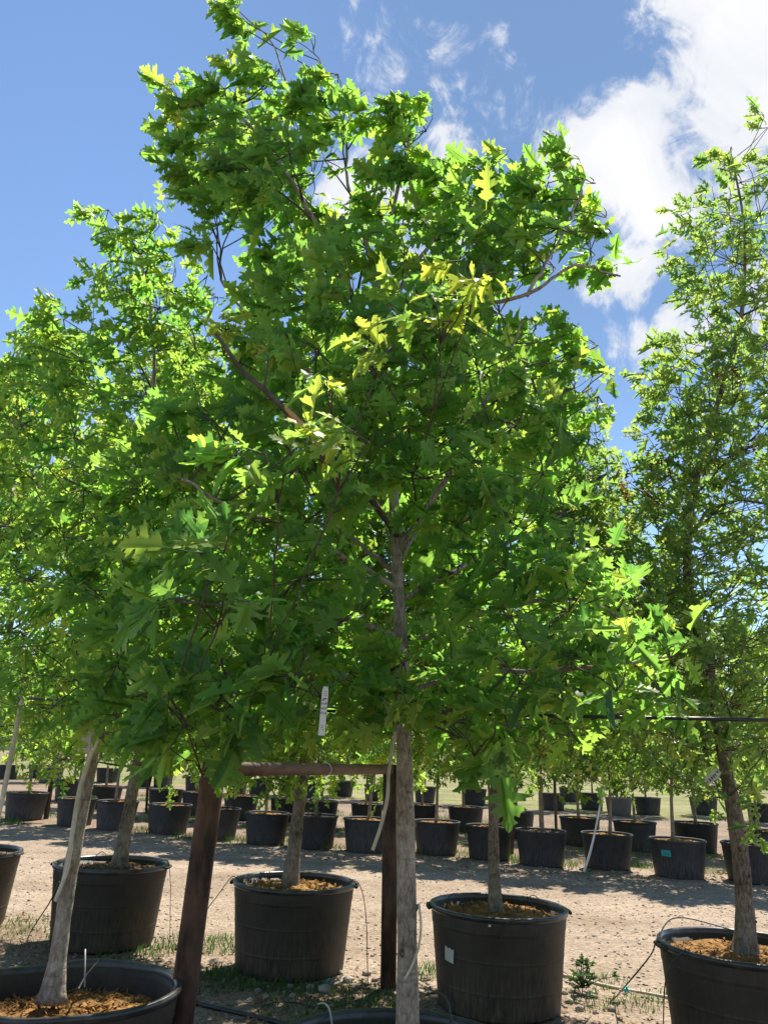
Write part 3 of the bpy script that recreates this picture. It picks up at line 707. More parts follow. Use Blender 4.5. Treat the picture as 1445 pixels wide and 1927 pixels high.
# ---- front left tree ------------------------------------------------------------------------------------------
LC = at_z(128, 1852, PH); LEFT = Vector((LC.x, LC.y, 0)); YL = LEFT.y
left_lumps = [(205, 395, 16), (185, 415, 18), (290, 405, 24), (240, 445, 34), (285, 450, 40), (335, 480, 28), (280, 500, 50, D0), (225, 490, 34), (325, 530, 36), (240, 550, 45), (175, 525, 18), (200, 540, 22),
 (300, 580, 55, D2), (390, 520, 26), (360, 570, 40), (410, 560, 30), (395, 600, 40), (120, 600, 34), (80, 620, 30), (170, 630, 40), (100, 650, 40), (60, 660, 34), (150, 680, 50, D2), (230, 640, 50, D2), (300, 660, 60, D2), (370, 660, 55, D2), (440, 650, 40),
 (30, 700, 40), (90, 730, 55, D2), (190, 740, 60, D2), (280, 750, 65, D3), (370, 750, 60, D2), (440, 730, 45),
 (40, 800, 60, D2), (140, 820, 70, D3), (240, 830, 70, D3), (340, 830, 65, D3), (60, 900, 65, D2), (160, 920, 75, D3), (260, 930, 70, D3), (350, 910, 60, D2),
 (20, 990, 60, D2), (120, 1010, 75, D3), (220, 1020, 65, (.2, .6)), (330, 1020, 65, D2), (50, 1090, 70, D2), (150, 1110, 75, D3), (310, 1120, 60, D2), (40, 1190, 70, D2), (140, 1200, 70, D3), (320, 1210, 60, D2), (220, 1160, 50, (.4,)),
 (60, 1270, 55, D2), (150, 1280, 55, D2), (260, 1290, 50, D2), (100, 1330, 40, D2), (200, 1330, 40, (-.3, .3)), (290, 1360, 40, D2), (30, 1330, 40)]
trunk_left = [at_y(98, 1885, YL)] + [at_y(px, py, YL) for px, py in ((112, 1790), (130, 1660), (155, 1530), (180, 1400), (208, 1250), (248, 1110), (272, 980), (285, 820), (290, 650), (265, 480))]
def left_deform(p):
    a = math.atan2(p.y, p.x); k = .93 + .06 * math.cos(2 * (a - .35)) + .03 * math.cos(3 * a + 1) + .012 * math.cos(7 * a)
    z = p.z * (1 + (.05 * math.sin(2 * a + .6) + .02 * math.sin(5 * a)) * max(0, (p.z - .3)))
    f = 1 + (k - 1) * max(0, min(1, p.z / .55)); return Vector((p.x * f, p.y * f, z))
root_l, body_l, TL = big_tree('potted_oak_tree', 'left front oak with trunk leaning right, rising from a dented wide open pot', 'oaks in large black pots near the camera',
    LEFT, trunk_left, .040, .006, lumps_from(left_lumps, YL), .096, LV_PIN, M['leaf'], M['bark'], tint=.62, wind=.85, density=.68, per=4, deform=left_deform, pot_kw=dict(depth=.13, chips=700, handles=False), flare=.55, min_z=1.6)

# ---- right tree -------------------------------------------------------------------------------------------------
RC = at_z(1398, 1777, PH); RIGHT = Vector((RC.x, RC.y, 0)); YR = RIGHT.y
right_lumps = [(1375, 275, 14), (1372, 320, 22), (1395, 345, 24), (1350, 300, 10), (1420, 300, 16), (1443, 240, 16), (1340, 400, 32), (1295, 425, 26), (1280, 405, 16), (1390, 420, 36), (1430, 400, 34), (1310, 470, 34), (1370, 490, 40), (1430, 480, 40, D0), (1285, 510, 20), (1300, 545, 30), (1350, 560, 36), (1420, 570, 40, D2), (1330, 590, 32), (1380, 640, 36), (1440, 650, 40, D2),
 (1255, 655, 22), (1215, 705, 16), (1290, 660, 26), (1265, 690, 26), (1330, 690, 36, D0), (1400, 710, 40, D2), (1445, 740, 40, D2), (1280, 750, 36), (1235, 770, 24), (1340, 770, 40, D2), (1410, 800, 40, D2), (1300, 830, 40, D2), (1240, 850, 30), (1190, 900, 30), (1370, 860, 45, D2), (1440, 870, 40, D2), (1290, 920, 45, D2), (1220, 950, 35), (1360, 950, 45, D2), (1440, 970, 45, D2),
 (1180, 1000, 35), (1240, 1030, 45, D2), (1330, 1040, 45, D2), (1410, 1060, 50, D2), (1200, 1090, 40, D2), (1370, 1120, 50, D2), (1450, 1130, 45, D2), (1250, 1130, 45, D2), (1320, 1180, 50, D2), (1410, 1200, 50, D2), (1220, 1190, 45, D2), (1290, 1260, 50, D2), (1370, 1270, 50, D3), (1445, 1280, 50, D2), (1230, 1290, 45, D2), (1330, 1340, 45, D2), (1410, 1350, 45, D2), (1260, 1370, 40, D2), (1190, 1370, 40, D2), (1440, 1400, 40, D2), (1320, 1410, 35, D0), (1230, 1425, 28), (1490, 300, 35), (1500, 400, 50), (1520, 500, 60, D2), (1500, 620, 60, D2), (1530, 760, 70, D2), (1530, 900, 70, D2), (1530, 1050, 70, D2), (1530, 1200, 70, D2), (1520, 1350, 60, D2), (1210, 1140, 45, D2), (1170, 1090, 35), (1190, 1250, 45, D2), (1180, 1180, 40, D2), (1230, 980, 45, D2), (1260, 900, 45, D2), (1350, 830, 45, D2), (1250, 800, 36), (1400, 940, 50, D2), (1290, 1340, 50, D2), (1360, 1390, 45, D2), (1270, 1080, 45, D2), (1330, 1110, 50, D2), (1410, 1480, 30, (-.4,)), (1350, 1490, 22, (-.5,)), (1440, 1520, 24, (-.4,)), (1420, 1555, 14, (-.4,))]
trunk_right = [Vector((RIGHT.x, YR, PH - .08)), at_y(1400, 1700, YR), at_y(1386, 1560, YR), at_y(1366, 1450, YR), at_y(1335, 1270, YR), at_y(1296, 1110, YR), at_y(1296, 980, YR), at_y(1330, 820, YR), at_y(1390, 620, YR), at_y(1400, 440, YR), at_y(1378, 300, YR)]
def right_extra(T):
    for x, y, rr in ((1360, 1330, .16), (1335, 1250, .18), (1312, 1150, .18), (1296, 1060, .18), (1300, 960, .17), (1315, 860, .16), (1345, 760, .15), (1370, 660, .14), (1395, 540, .13), (1398, 440, .12)):
        c = at_y(x + random.uniform(-25, 25), y, YR - .4); T.branch_to(c); T.cluster(c, rr, 9, 4, .09, WIND * .5, .66)
    for x, y in ((1180, 905), (1250, 860), (1440, 810), (1410, 850), (1300, 870), (1350, 700), (1230, 930), (1220, 1340), (1395, 1290)):
        c = at_y(x, y, YR - .3); T.branch_to(c)
        for k in range(9):
            p = c + Vector((random.gauss(0, .04), random.gauss(0, .05), random.gauss(0, .05)))
            T.leaf(p, Vector((random.gauss(0, .3), random.gauss(0, .3), -1)), Vector((random.gauss(0, 1), random.gauss(0, 1), .1)), random.uniform(.05, .09), .05)
    for px, py in ((1320, 590), (1290, 675), (1260, 870), (1200, 1045), (1400, 600), (1440, 930)): T.branch_to(at_y(px, py, YR - .1))
    for path in (((1300, 1010), (1330, 960), (1390, 940), (1450, 950)), ((1400, 620), (1420, 650), (1450, 660)), ((1310, 900), (1280, 880), (1255, 860))):
        T.mb.tube([at_y(x, y, YR - .2) for x, y in path], [.013, .011, .009, .007][:len(path)], 6)
root_r, body_r, TR = big_tree('potted_oak_tree', 'right hand oak with open crown of narrow olive leaves and a crooked trunk', 'oaks in large black pots near the camera',
    RIGHT, trunk_right, .060, .006, [e for c, r, py in lumps_from(right_lumps, YR) for e in ((c, r * 1.3, py), (c + Vector((random.uniform(-.1, .3), random.choice((-.35, .45)), random.uniform(-.1, .1))), r * .8, py))], .098, LV_PIN, M['leaf_olive'], M['bark_rough'], tint=.62, wind=.65, density=.33, per=4, extra=right_extra, flare=.55)

# ---- second row trees ---------------------------------------------------------------------------------------------
def crown_lumps(base, z0, z1, rmax, n, seed, r=(.22, .36)):
    g = random.Random(seed); out = []
    for i in range(n):
        u = (i + g.random()) / n; z = z0 + (z1 - z0) * u
        prof = min(1, .55 + 1.6 * u) * (1 - u) ** .62 + .06
        a = g.uniform(0, 6.283); rr = rmax * prof * math.sqrt(g.uniform(.08, 1))
        c = Vector((base.x + rr * math.cos(a), base.y + rr * math.sin(a), z + g.uniform(-.1, .1)))
        out.append((c, g.uniform(*r) * (1 - .35 * u), 0))
    return out
def second(px, py, label, top, rmax, lean, r0, seed, sticker=None, soil='soil', leafm='leaf', n=110, tint=.7, LV=None, leafsize=.105, z0=1.42):
    c = at_z(px, py, PH); b = Vector((c.x, c.y, 0)); g = random.Random(seed)
    tr = [Vector((b.x + lean[0], b.y, PH - .1))]
    for k in range(1, 8):
        u = k / 7; tr.append(Vector((b.x + lean[0] + lean[1] * u + g.uniform(-.03, .03), b.y + g.uniform(-.04, .04), PH - .1 + (top - PH - .1) * u)))
    return big_tree('potted_oak_tree', label, 'oaks in large black pots near the camera', b, tr, r0, .007, crown_lumps(Vector((b.x + lean[0] + lean[1] * .5, b.y, 0)), z0, top + .1, rmax, n, seed),
                    leafsize, LV or LV_PIN, M[leafm], M['bark_rough'], tint=tint, wind=.6, density=.94, per=4, pot_kw=dict(soil_m=M[soil], chips=300), flare=.5), b
(rA, bA, TA), A = second(212, 1622, 'second row oak left of the rusty post, its pot half hidden behind the leaning trunk', 5.3, 1.15, (.06, .25), .062, 11, soil='soil_dark', tint=.72)
(rB, bB, TB), B = second(555, 1656, 'second row oak framed under the rusty crossbar, with rough dark trunk', 5.2, 1.15, (-.04, .25), .060, 12, tint=.68)
(rC, bC, TC), C = second(937, 1702, 'oak in a pot with white paper sticker and orange mulch, right of grey trunk', 4.8, 1.65, (-.02, .05), .046, 13, leafm='leaf_olive', tint=.62, n=200, z0=1.68)
(rL, bL, TL2), LE = second(-62, 1598, 'oak whose pot is cut off by the left edge of the photo', 5.6, 1.3, (0, .1), .060, 14, soil='soil_dark', tint=.75)

# stickers, holes and marks on the pots (sub-parts of the pot)
def pot_patch(body, base, px, py, w, h, m, name, rz=0.0):
    """thin sticker following the pot wall where the photo shows it"""
    d = ray(px, py); lo, hi = 1.0, 30.0; best = None
    for i in range(4000):
        t = .5 + i * .005; p = CAM + d * t
        rr = PRB + (PRT - PRB) * p.z / PH
        if 0 < p.z < PH and math.hypot(p.x - base.x, p.y - base.y) < rr + .008: best = p; break
    if best is None: return None
    a0 = math.atan2(best.y - base.y, best.x - base.x); z0 = best.z; mb = MB(); n = 7; vs = []
    for s_ in (0, 1):
        for i in range(n):
            for j in range(2):
                u = (i / (n - 1) - .5) * w; q = (j - .5) * h; uu = u * math.cos(rz) - q * math.sin(rz); qq = u * math.sin(rz) + q * math.cos(rz)
                if j == 1 and name == 'sticker': qq += .006 * math.sin(i * 2.3)
                z = z0 + qq; rr = PRB + (PRT - PRB) * z / PH + .0065 + s_ * .0015; a = a0 + uu / rr
                vs.append((rr * math.cos(a), rr * math.sin(a), z))
    fs = []
    for s_ in (0, 1):
        for i in range(n - 1):
            k = s_ * n * 2 + i * 2; fs.append((k, k + 2, k + 3, k + 1) if s_ else (k, k + 1, k + 3, k + 2))
    mb.add(vs, fs); return mb.build(name, m, body)
pot_patch(bC, C, 845, 1797, .085, .082, M['tag'], 'sticker', -.12)
pot_patch(bC, C, 921, 1742, .016, .014, M['white_plastic'], 'hole_plug')

# ------------------------------------------------------------------ far rows of young potted trees
def far_proto(seed, top, rmax, n, leafm):
    g = random.Random(seed); b = Vector((0, 0, 0))
    root = empty('potted_young_tree', b)
    pot(root, .42, .355, .52, .05, M['soil_dark'] if seed % 2 else M['soil'], M['pot_far'] if seed != 23 else M['pot_grey'], seg=40, detail=False, chips=50, seed=seed)
    tr = [Vector((g.uniform(-.06, .06), 0, .44))]; lx, ly = g.uniform(-.25, .25), g.uniform(-.15, .15)
    for k in range(1, 6): tr.append(Vector((tr[0].x + lx * k / 5 + g.uniform(-.02, .02), ly * k / 5, .44 + (top - .44) * k / 5)))
    T = Tree(b, tr, .030, .005, seg=10, rings=18, flare=.3)
    for c, r, _ in crown_lumps(Vector((lx * .5, ly * .5, 0)), 1.24, top + .5, rmax * 1.3, int(n * 2.0), seed, (.22, .34)):
        T.branch_to(c, 1.0); T.cluster(c, r, 8, 6, .115, WIND * .3, .6, twigs=False)
    T.finish(root, LV_SMALL, leafm, M['bark_far'])
    return root
def copy_tree(o, parent=None):
    c = o.copy(); COL.objects.link(c); c.parent = parent
    for ch in o.children: copy_tree(ch, c)
    return c
protos = [far_proto(20, 3.6, .75, 30, M['leaf_far']), far_proto(21, 3.3, .85, 34, M['leaf_far']), far_proto(22, 3.9, .7, 32, M['leaf_olive']), far_proto(23, 3.2, .7, 26, M['leaf_far'])]
used = set()
G1, G2, G3 = 'young trees along the far edge of the road', 'young trees one row behind the roadside pots', 'young trees in the farthest rows by the grass field'
FAR = [
 # px, rim y, width, prototype, label, group
 (53, 1492, 77, 1, 'young tree in the roadside pot at far left, above the cut off pot', G1), (147, 1501, 72, 0, 'young tree in a roadside pot half covered by the leaning front trunk', G1),
 (223, 1507, 78, 2, 'young tree in the roadside pot crossed by the second row trunk', G1), (321, 1514, 82, 0, 'pale slim trunk in the roadside pot just left of the rusty post', G1),
 (412, 1521, 84, 1, 'young tree in the roadside pot peeking out right of the rusty post', G1), (504, 1529, 84, 0, 'roadside potted tree under the crossbar, left of the rough dark trunk', G1),
 (591, 1535, 92, 1, 'roadside potted tree with a green weed in its pot, right of the rough dark trunk', G1), (692, 1541, 92, 2, 'roadside potted tree behind the hanging cream strap', G1),
 (822, 1545, 88, 0, 'roadside potted tree just right of the thick grey trunk', G1), (920, 1553, 88, 2, 'roadside potted tree behind the trunk of the stickered pot', G1),
 (1017, 1562, 95, 1, 'roadside potted tree right of the slender brown trunk, with pale wrapped stem', G1), (1141, 1568, 95, 0, 'roadside potted tree with a pale hanging strap in front', G1),
 (1273, 1580, 104, 2, 'roadside potted tree wearing a teal sticker on its pot', G1), (1412, 1588, 108, 1, 'roadside potted tree behind the crooked right hand trunk', G1),
 (140, 1470, 84, 0, 'young tree in orange mulch behind the leaning front trunk', G2), (200, 1480, 64, 2, 'young tree showing between the two left trunks, one row back', G2),
 (314, 1487, 66, 1, 'second far row tree behind the pale slim trunk', G2), (375, 1491, 62, 0, 'second far row tree hidden behind the rusty post', G2),
 (455, 1497, 66, 2, 'second far row tree with leafy sprouts below the left end of the crossbar', G2), (540, 1501, 62, 0, 'second far row tree hidden behind the rough dark trunk', G2),
 (603, 1507, 70, 1, 'second far row tree seen over the weedy pot', G2), (691, 1511, 62, 0, 'second far row tree seen over the strap pot', G2),
 (790, 1514, 70, 2, 'second far row tree right beside the thick grey trunk', G2), (876, 1518, 68, 0, 'second far row tree left of the slender brown trunk', G2),
 (970, 1527, 70, 1, 'second far row tree with twin stems right of the slender brown trunk', G2), (1090, 1538, 76, 2, 'second far row tree over the gap before the pale hanging strap', G2),
 (1193, 1546, 80, 0, 'second far row tree left of the teal sticker pot', G2), (1306, 1549, 84, 1, 'second far row tree right behind the teal sticker pot', G2), (1432, 1562, 84, 0, 'second far row tree at the right photo edge', G2),
 (18, 1440, 38, 1, 'farthest row tree at the left photo edge', G3), (76, 1440, 38, 0, 'farthest row tree in a black pot beside the bleached grey pot', G3), (98, 1446, 46, 3, 'farthest row tree in the bleached grey pot at left', G3),
 (205, 1447, 44, 2, 'farthest row tree between the two left trunks', G3), (270, 1453, 38, 0, 'farthest row tree right of the second row trunk', G3), (309, 1454, 38, 1, 'farthest row tree over the pale slim trunk pot', G3),
 (368, 1460, 36, 2, 'farthest row tree at the left side of the rusty post', G3), (447, 1464, 42, 0, 'farthest row tree first under the crossbar', G3), (490, 1467, 44, 1, 'farthest row tree under the crossbar, second from its left end', G3),
 (545, 1468, 44, 2, 'farthest row tree behind the rough dark trunk', G3), (592, 1471, 40, 0, 'farthest row tree under the sunlit part of the crossbar', G3), (645, 1470, 44, 1, 'farthest row tree under the shaded end of the crossbar', G3),
 (705, 1476, 40, 2, 'farthest row tree beside the hanging cream strap', G3), (800, 1480, 42, 0, 'farthest row tree right of the thick grey trunk', G3), (892, 1485, 48, 1, 'farthest row tree left of the slender brown trunk', G3),
 (952, 1482, 46, 2, 'farthest row tree right of the slender brown trunk', G3), (1040, 1493, 46, 0, 'farthest row tree over the pale wrapped stem', G3), (1070, 1482, 38, 2, 'farthest row tree in a small pot at the grass edge', G3),
 (1112, 1493, 46, 1, 'farthest row tree left of the pale hanging strap', G3), (1163, 1501, 50, 3, 'farthest row tree in the bleached grey pot at right', G3), (1217, 1501, 50, 0, 'farthest row tree right of the bleached grey pot', G3),
 (1322, 1502, 52, 2, 'farthest row tree over the teal sticker pot', G3), (1428, 1512, 48, 1, 'farthest row tree at the right photo edge', G3)]
far_obj = {}
for px, py, w, pi, lab, grp in FAR:
    p = at_z(px, py, .50); s_ = w / 2 * px_size(p) / .43
    o = protos[pi] if pi not in used else copy_tree(protos[pi]); used.add(pi)
    s_ = min(1.15, max(.8, s_))
    o.location = (p.x, p.y, 0); o.rotation_euler = (0, 0, random.uniform(0, 6.28)); o.scale = (s_, s_, 1 + (s_ - 1) * .3)
    tag(o, lab, 'potted tree', grp); far_obj[px] = (o, s_)
# teal sticker on its pot
def far_sticker(px, spx, spy, w, h, m):
    o, s_ = far_obj[px]; b = o.location; body = [c for c in o.children if c.name.startswith('pot')][0]
    d = ray(spx, spy)
    for i in range(8000):
        p = CAM + d * (5 + i * .003); z = p.z
        rr = (.355 + .065 * z / .52) * s_
        if 0 < z < .52 and math.hypot(p.x - b.x, p.y - b.y) < rr + .01: break
    a0 = math.atan2(p.y - b.y, p.x - b.x) - o.rotation_euler.z; mb = MB(); vs = []; n = 6
    for i in range(n):
        for j in range(2):
            z = p.z + (j - .5) * h; r_ = .355 + .065 * z / .52 + .008; a = a0 + (i / (n - 1) - .5) * w / r_; vs.append((r_ * math.cos(a), r_ * math.sin(a), z))
    mb.add(vs, [(k * 2, k * 2 + 2, k * 2 + 3, k * 2 + 1) for k in range(n - 1)]); st = mb.build('sticker', m, body)
    mb = MB()
    for q in range(3):
        zz = p.z - .01 + (q % 2) * .012
        a = a0 + (q - .6) * .06; r_ = .355 + .065 * zz / .52 + .0095
        vs = [(r_ * math.cos(a + e) , r_ * math.sin(a + e), zz + f) for e, f in ((-.02, -.004), (.02, -.004), (.02, .004), (-.02, .004))]; mb.add(vs, [(0, 1, 2, 3)])
    mb.build('lettering', M['ink'], body)
far_sticker(1273, 1252, 1605, .15, .085, M['teal'])
# weed growing in the roadside pot
def weed(name, label, p, n, hgt, spread, tint=.7, leaf=.05, kind='weed'):
    T = Tree(Vector(p), [Vector(p) + Vector((0, 0, -.02)), Vector(p) + Vector((.005, 0, hgt * .5)), Vector(p) + Vector((0, .01, hgt))], .004, .002, seg=5, rings=6, flare=0)
    for k in range(n):
        c = Vector(p) + Vector((random.gauss(0, spread), random.gauss(0, spread), random.uniform(.1, 1) * hgt)); T.branch_to(c)
        for j in range(6): T.leaf(c, Vector((random.gauss(0, 1), random.gauss(0, 1), random.uniform(.0, .8))), Vector((random.gauss(0, .4), random.gauss(0, .4), 1)), leaf * random.uniform(.6, 1.2), min(.97, max(.2, random.gauss(tint, .1))))
    root = empty(name, p, label, kind); T.finish(root, LV_SMALL, M['grass'], M['twig'], ('stem', 'foliage')); return root
o, s_ = far_obj[591]; weed('pot_weed', 'bright green weed sprouting in the roadside pot beside the rough dark trunk', at_y(587, 1533, o.location.y - .22), 10, .2, .07, .85, .07)
o, s_ = far_obj[455]; weed('pot_weed', 'small leafy sprout in the pot under the left end of the crossbar', at_y(461, 1498, o.location.y - .15), 6, .22, .06, .85, .07)
weed('drooping_weed', 'dark drooping leafy weed on the ground right of the stickered pot', at_z(1095, 1868), 26, .22, .10, .3, .06)

# ------------------------------------------------------------------ rusty frame, cable, straps, tags
def frame():
    top = at_y(403, 1447, 3.85); low = at_y(318, 2080, 3.85); d = (low - top); low = top + d * (top.z / (top.z - low.z)); up = top + (top - low).normalized() * .40
    e = at_y(735, 1448, 6.05); b2 = at_z(731, 1862, 0)
    root = empty('rusty_pipe_frame', (low.x, low.y, 0), 'rusty steel pipe frame, two leaning posts joined by a round crossbar', 'pipe frame')
    off = root.location
    mb = MB(); mb.tube([low + Vector((0, 0, -.1)), (low + top) / 2, top, up], .056, 24); mb.build('post', M['rust'], root, off=off)
    mb = MB(); e_up = e + (e - b2).normalized() * .03; mb.tube([b2 + Vector((0, 0, -.1)), (b2 + e) / 2, e_up], .056, 24); mb.build('post', M['rust'], root, off=off)
    dr = (e - top).normalized(); mb = MB(); mb.tube([top + dr * .05, (top + e) / 2, e - dr * .05], .034, 24); 
    for q in (top + dr * .056, e - dr * .056):
        sx_ = dr.cross(Vector((0, 0, 1))).normalized(); uz = sx_.cross(dr)
        mb.tube([q + (sx_ * math.cos(t) + uz * math.sin(t)) * .037 for t in [i * math.pi / 12 for i in range(25)]], [.007 + random.uniform(-.002, .002) for i in range(25)], 6)
    mb.build('crossbar', M['rust_bar'], root, off=off)
    mb = MB(); c = top.lerp(e, .52); n = dr; a = Vector((0, 0, 1)); a = (a - n * a.dot(n)).normalized(); bb = n.cross(a)
    mb.tube([c + (a * math.cos(t) + bb * math.sin(t)) * .0375 + n * .006 * math.sin(t) for t in [i * math.pi / 10 for i in range(21)]], .0035, 5)
    tag(mb.build('white_tie', M['white_plastic']), 'thin white tie looped round the rusty crossbar', 'tie')
    return up, top, e
POST_UP, POST_TOP, BAR_END = frame()
def line(name, label, cat, pts, rad, m, group=None, seg=6, n=None):
    pts = [Vector(p) for p in pts]
    P = smooth_path(pts, n or max(8, 6 * len(pts))) if len(pts) > 2 else pts
    mb = MB(); mb.tube(P, rad, seg); o = mb.build(name, m); tag(o, label, cat, group); return o
ca, cb = at_y(-40, 1310, 4.6), at_y(1490, 1356, 2.9)
line('trellis_cable', 'black pipe line strung along the front row through the leaves', 'cable', [ca, ca.lerp(cb, .5) + Vector((0, 0, -.02)), cb], .0075, M['black_tube'], seg=8, n=20)

def strap(name, label, pts, w, m, group=None):
    pts = [Vector(p) for p in pts]; P = smooth_path(pts, 26); mb = MB(); vs = []
    for i, p in enumerate(P):
        t = (P[min(i + 1, 25)] - P[max(i - 1, 0)]).normalized(); v = (p - CAM).normalized(); s_ = t.cross(Vector((math.sin(i * .18) * .7, -1, 0))).normalized()
        nrm = t.cross(s_)
        for a, b in ((-1, -1), (1, -1), (1, 1), (-1, 1)): vs.append(p + s_ * a * w / 2 + nrm * b * .0015)
    fs = []
    for i in range(25):
        for k in range(4): fs.append((i * 4 + k, i * 4 + (k + 1) % 4, i * 4 + 4 + (k + 1) % 4, i * 4 + 4 + k))
    mb.add(vs, fs); return tag(mb.build(name, m), label, 'strap', group)
GS = 'pale tie straps hanging in the rows'
strap('tie_strap', 'cream strap hanging left of the thick grey trunk down to a roadside pot', [at_y(x, y, YF + .1) for x, y in ((745, 1375), (738, 1410), (731, 1460), (729, 1500), (718, 1550), (701, 1600))], .014, M['strap'], GS)
strap('tie_strap', 'pale strap running down the left side of the leaning front trunk', [at_y(x, y, YL - .06) for x, y in ((186, 1390), (168, 1430), (150, 1490), (138, 1560), (125, 1640), (104, 1696))], .020, M['strap'], GS)
strap('tie_strap', 'pale strap slanting down at the left edge of the photo', [at_y(x, y, 4.3) for x, y in ((43, 1312), (32, 1370), (18, 1440), (6, 1500), (-8, 1570))], .026, M['strap'], GS)
strap('tie_strap', 'thin pale strap ending in curl low on the right of the thick grey trunk', [at_y(x, y, YF - .04) for x, y in ((788, 1700), (792, 1740), (788, 1780), (776, 1815), (762, 1842))], .008, M['strap'], GS)
strap('tie_strap', 'pale strap hanging in front of a right hand roadside pot', [at_y(x, y, 11.9) for x, y in ((1137, 1480), (1128, 1520), (1118, 1570), (1108, 1610), (1098, 1640))], .035, M['white_plastic'], GS)

def text_mesh(txt, size):
    cu = bpy.data.curves.new('lettering', 'FONT'); cu.body = txt; cu.size = size; cu.align_x = 'CENTER'; cu.align_y = 'CENTER'; cu.resolution_u = 2
    o = bpy.data.objects.new('t', cu); me = bpy.data.meshes.new_from_object(o); bpy.data.objects.remove(o)
    vs = [tuple(v.co) for v in me.vertices]; fs = [tuple(p.vertices) for p in me.polygons]; bpy.data.meshes.remove(me); return vs, fs
def plant_tag(label, p0, p1, w, lines, bars, curl=.0, name='plant_tag'):
    """tag hanging from p0 to p1, facing the rows' front"""
    ax = (p1 - p0); l = ax.length; ax.normalize(); nr = Vector((.12, -1, .1)); nr = (nr - ax * nr.dot(ax)).normalized(); sx = nr.cross(ax); sx = -sx
    root = empty(name, p0, label, 'plant tag', 'white plant tags'); n = 10; mb = MB(); vs = []
    f = lambda u, v, d=0: p0 + ax * (v * l) + sx * (u * w) + nr * (curl * math.sin(v * math.pi) + d) - p0
    for s_ in (0, 1):
        for i in range(n):
            for u in (-.5, .5): vs.append(f(u * (1 if i else .7), i / (n - 1), -.0008 + s_ * .0016))
    fs = []
    for s_ in (0, 1):
        for i in range(n - 1):
            k = s_ * n * 2 + i * 2; fs.append((k, k + 1, k + 3, k + 2))
    mb.add(vs, fs); mb.build('card', M['tag'], root)
    mb = MB()
    for txt, v, sz in lines:
        tv, tf = text_mesh(txt, sz); mb.add([f(x / w, v - y / l, .0022) for x, y, z in tv], tf)
    for v, u0, u1, t in bars: mb.add([f(u0, v, .0022), f(u1, v, .0022), f(u1, v + t, .0022), f(u0, v + t, .0022)], [(0, 1, 2, 3)])
    mb.build('lettering', M['ink'], root, smooth=False)
    return root
plant_tag('long white hanging tag printed Red Oak, left of the thick grey trunk', at_y(613, 1292, YF - .8), at_y(605, 1384, YF - .8), .0185, [('Red', .35, .0105), ('Oak', .45, .0105), ('$129', .55, .009)],
          [(.10, -.25, .25, .006), (.14, -.3, .3, .006), (.18, -.3, .2, .006), (.24, -.35, .2, .02), (.27, 0, .35, .02), (.80, -.2, .2, .008), (.84, -.15, .22, .008), (.88, -.2, .1, .008)])
plant_tag('white tag with dark marks tucked against the leaning front trunk', at_y(174, 1330, YL - .12), at_y(158, 1416, YL - .12), .05, [], [(.80, -.3, .1, .012), (.84, -.3, .15, .012), (.88, -.25, .1, .012), (.2, -.3, .3, .01), (.25, -.3, .2, .01)], curl=.02)
plant_tag('white tag lifted by the wind left of the crooked right hand trunk', at_y(1352, 1449, YR - .1), at_y(1322, 1474, YR - .1), .045, [], [(.3 + .12 * k, -.3, .1, .05) for k in range(4)], curl=.02)

# ------------------------------------------------------------------ irrigation
GD = 'thin black drip tubes of the potted trees'
def gnd(px, py, dz=.008):
    p = at_z(px, py, 0); p.z = float(h_ground(np.array(p.x), np.array(p.y))) + dz; return p
tube = lambda label, pts, r=.0035, m='black_tube': line('drip_tube', label, 'drip tube', pts, r, M[m], GD, 6)
rimp = lambda base, ang, dr=.0, dz=.0: Vector((base.x + (PRT + dr) * math.cos(R(ang)), base.y + (PRT + dr) * math.sin(R(ang)), PH + dz))
tube('thin tube drooping left from the pot under the crossbar to the rusty post', [rimp(B, 195, -.1, -.05), rimp(B, 192, 0, .02), at_y(432, 1655, B.y - .2), at_y(410, 1685, B.y - .4), at_y(386, 1722, B.y - .8), gnd(372, 1790)])
tube('thin tube drooping right from the pot under the crossbar to the ground', [rimp(B, -5, -.12, -.05), rimp(B, -8, .01, .02), at_y(682, 1680, B.y - .15), at_y(689, 1730, B.y - .2), at_y(691, 1790, B.y - .3), gnd(692, 1862)])
tube('thin tube hanging down the front of the stickered pot', [rimp(C, 275, -.25, -.02), rimp(C, 277, .016, .005), at_y(948, 1745, C.y - .475), at_y(932, 1820, C.y - .46), at_y(915, 1905, C.y - .45)], .0025)
tube('short tube end over the front rim of the stickered pot', [rimp(C, 275, -.3, -.03), rimp(C, 281, .016, .005), at_y(949, 1740, C.y - .478), at_y(943, 1775, C.y - .475)], .0022)
tube('thin tube swinging left from the right hand pot to the ground', [rimp(RIGHT, 60, -.15, 0), rimp(RIGHT, 120, -.02, .06), rimp(RIGHT, 178, .02, .02), at_y(1225, 1795, RIGHT.y - .05), at_y(1185, 1845, RIGHT.y - .1), gnd(1150, 1885), gnd(1090, 1935)], .004)
tube('second thin tube dropping steeply from the right hand pot', [rimp(RIGHT, 205, -.03, 0), rimp(RIGHT, 207, .015, .0), at_y(1262, 1815, RIGHT.y - .3), at_y(1250, 1860, RIGHT.y - .35), gnd(1247, 1960)], .0035)
tube('thin tube dropping from the right rim of the half hidden left pot', [rimp(A, 0, -.1, 0), rimp(A, -4, .012, .03), at_y(321, 1660, A.y - .1), at_y(321, 1700, A.y - .1), gnd(320, 1775)], .003)
tube('thin tube slanting to the ground left of the leaning front trunk', [at_y(112, 1660, LEFT.y + .1), at_y(96, 1695, LEFT.y + .25), at_y(80, 1720, LEFT.y + .6), gnd(62, 1750)], .003)
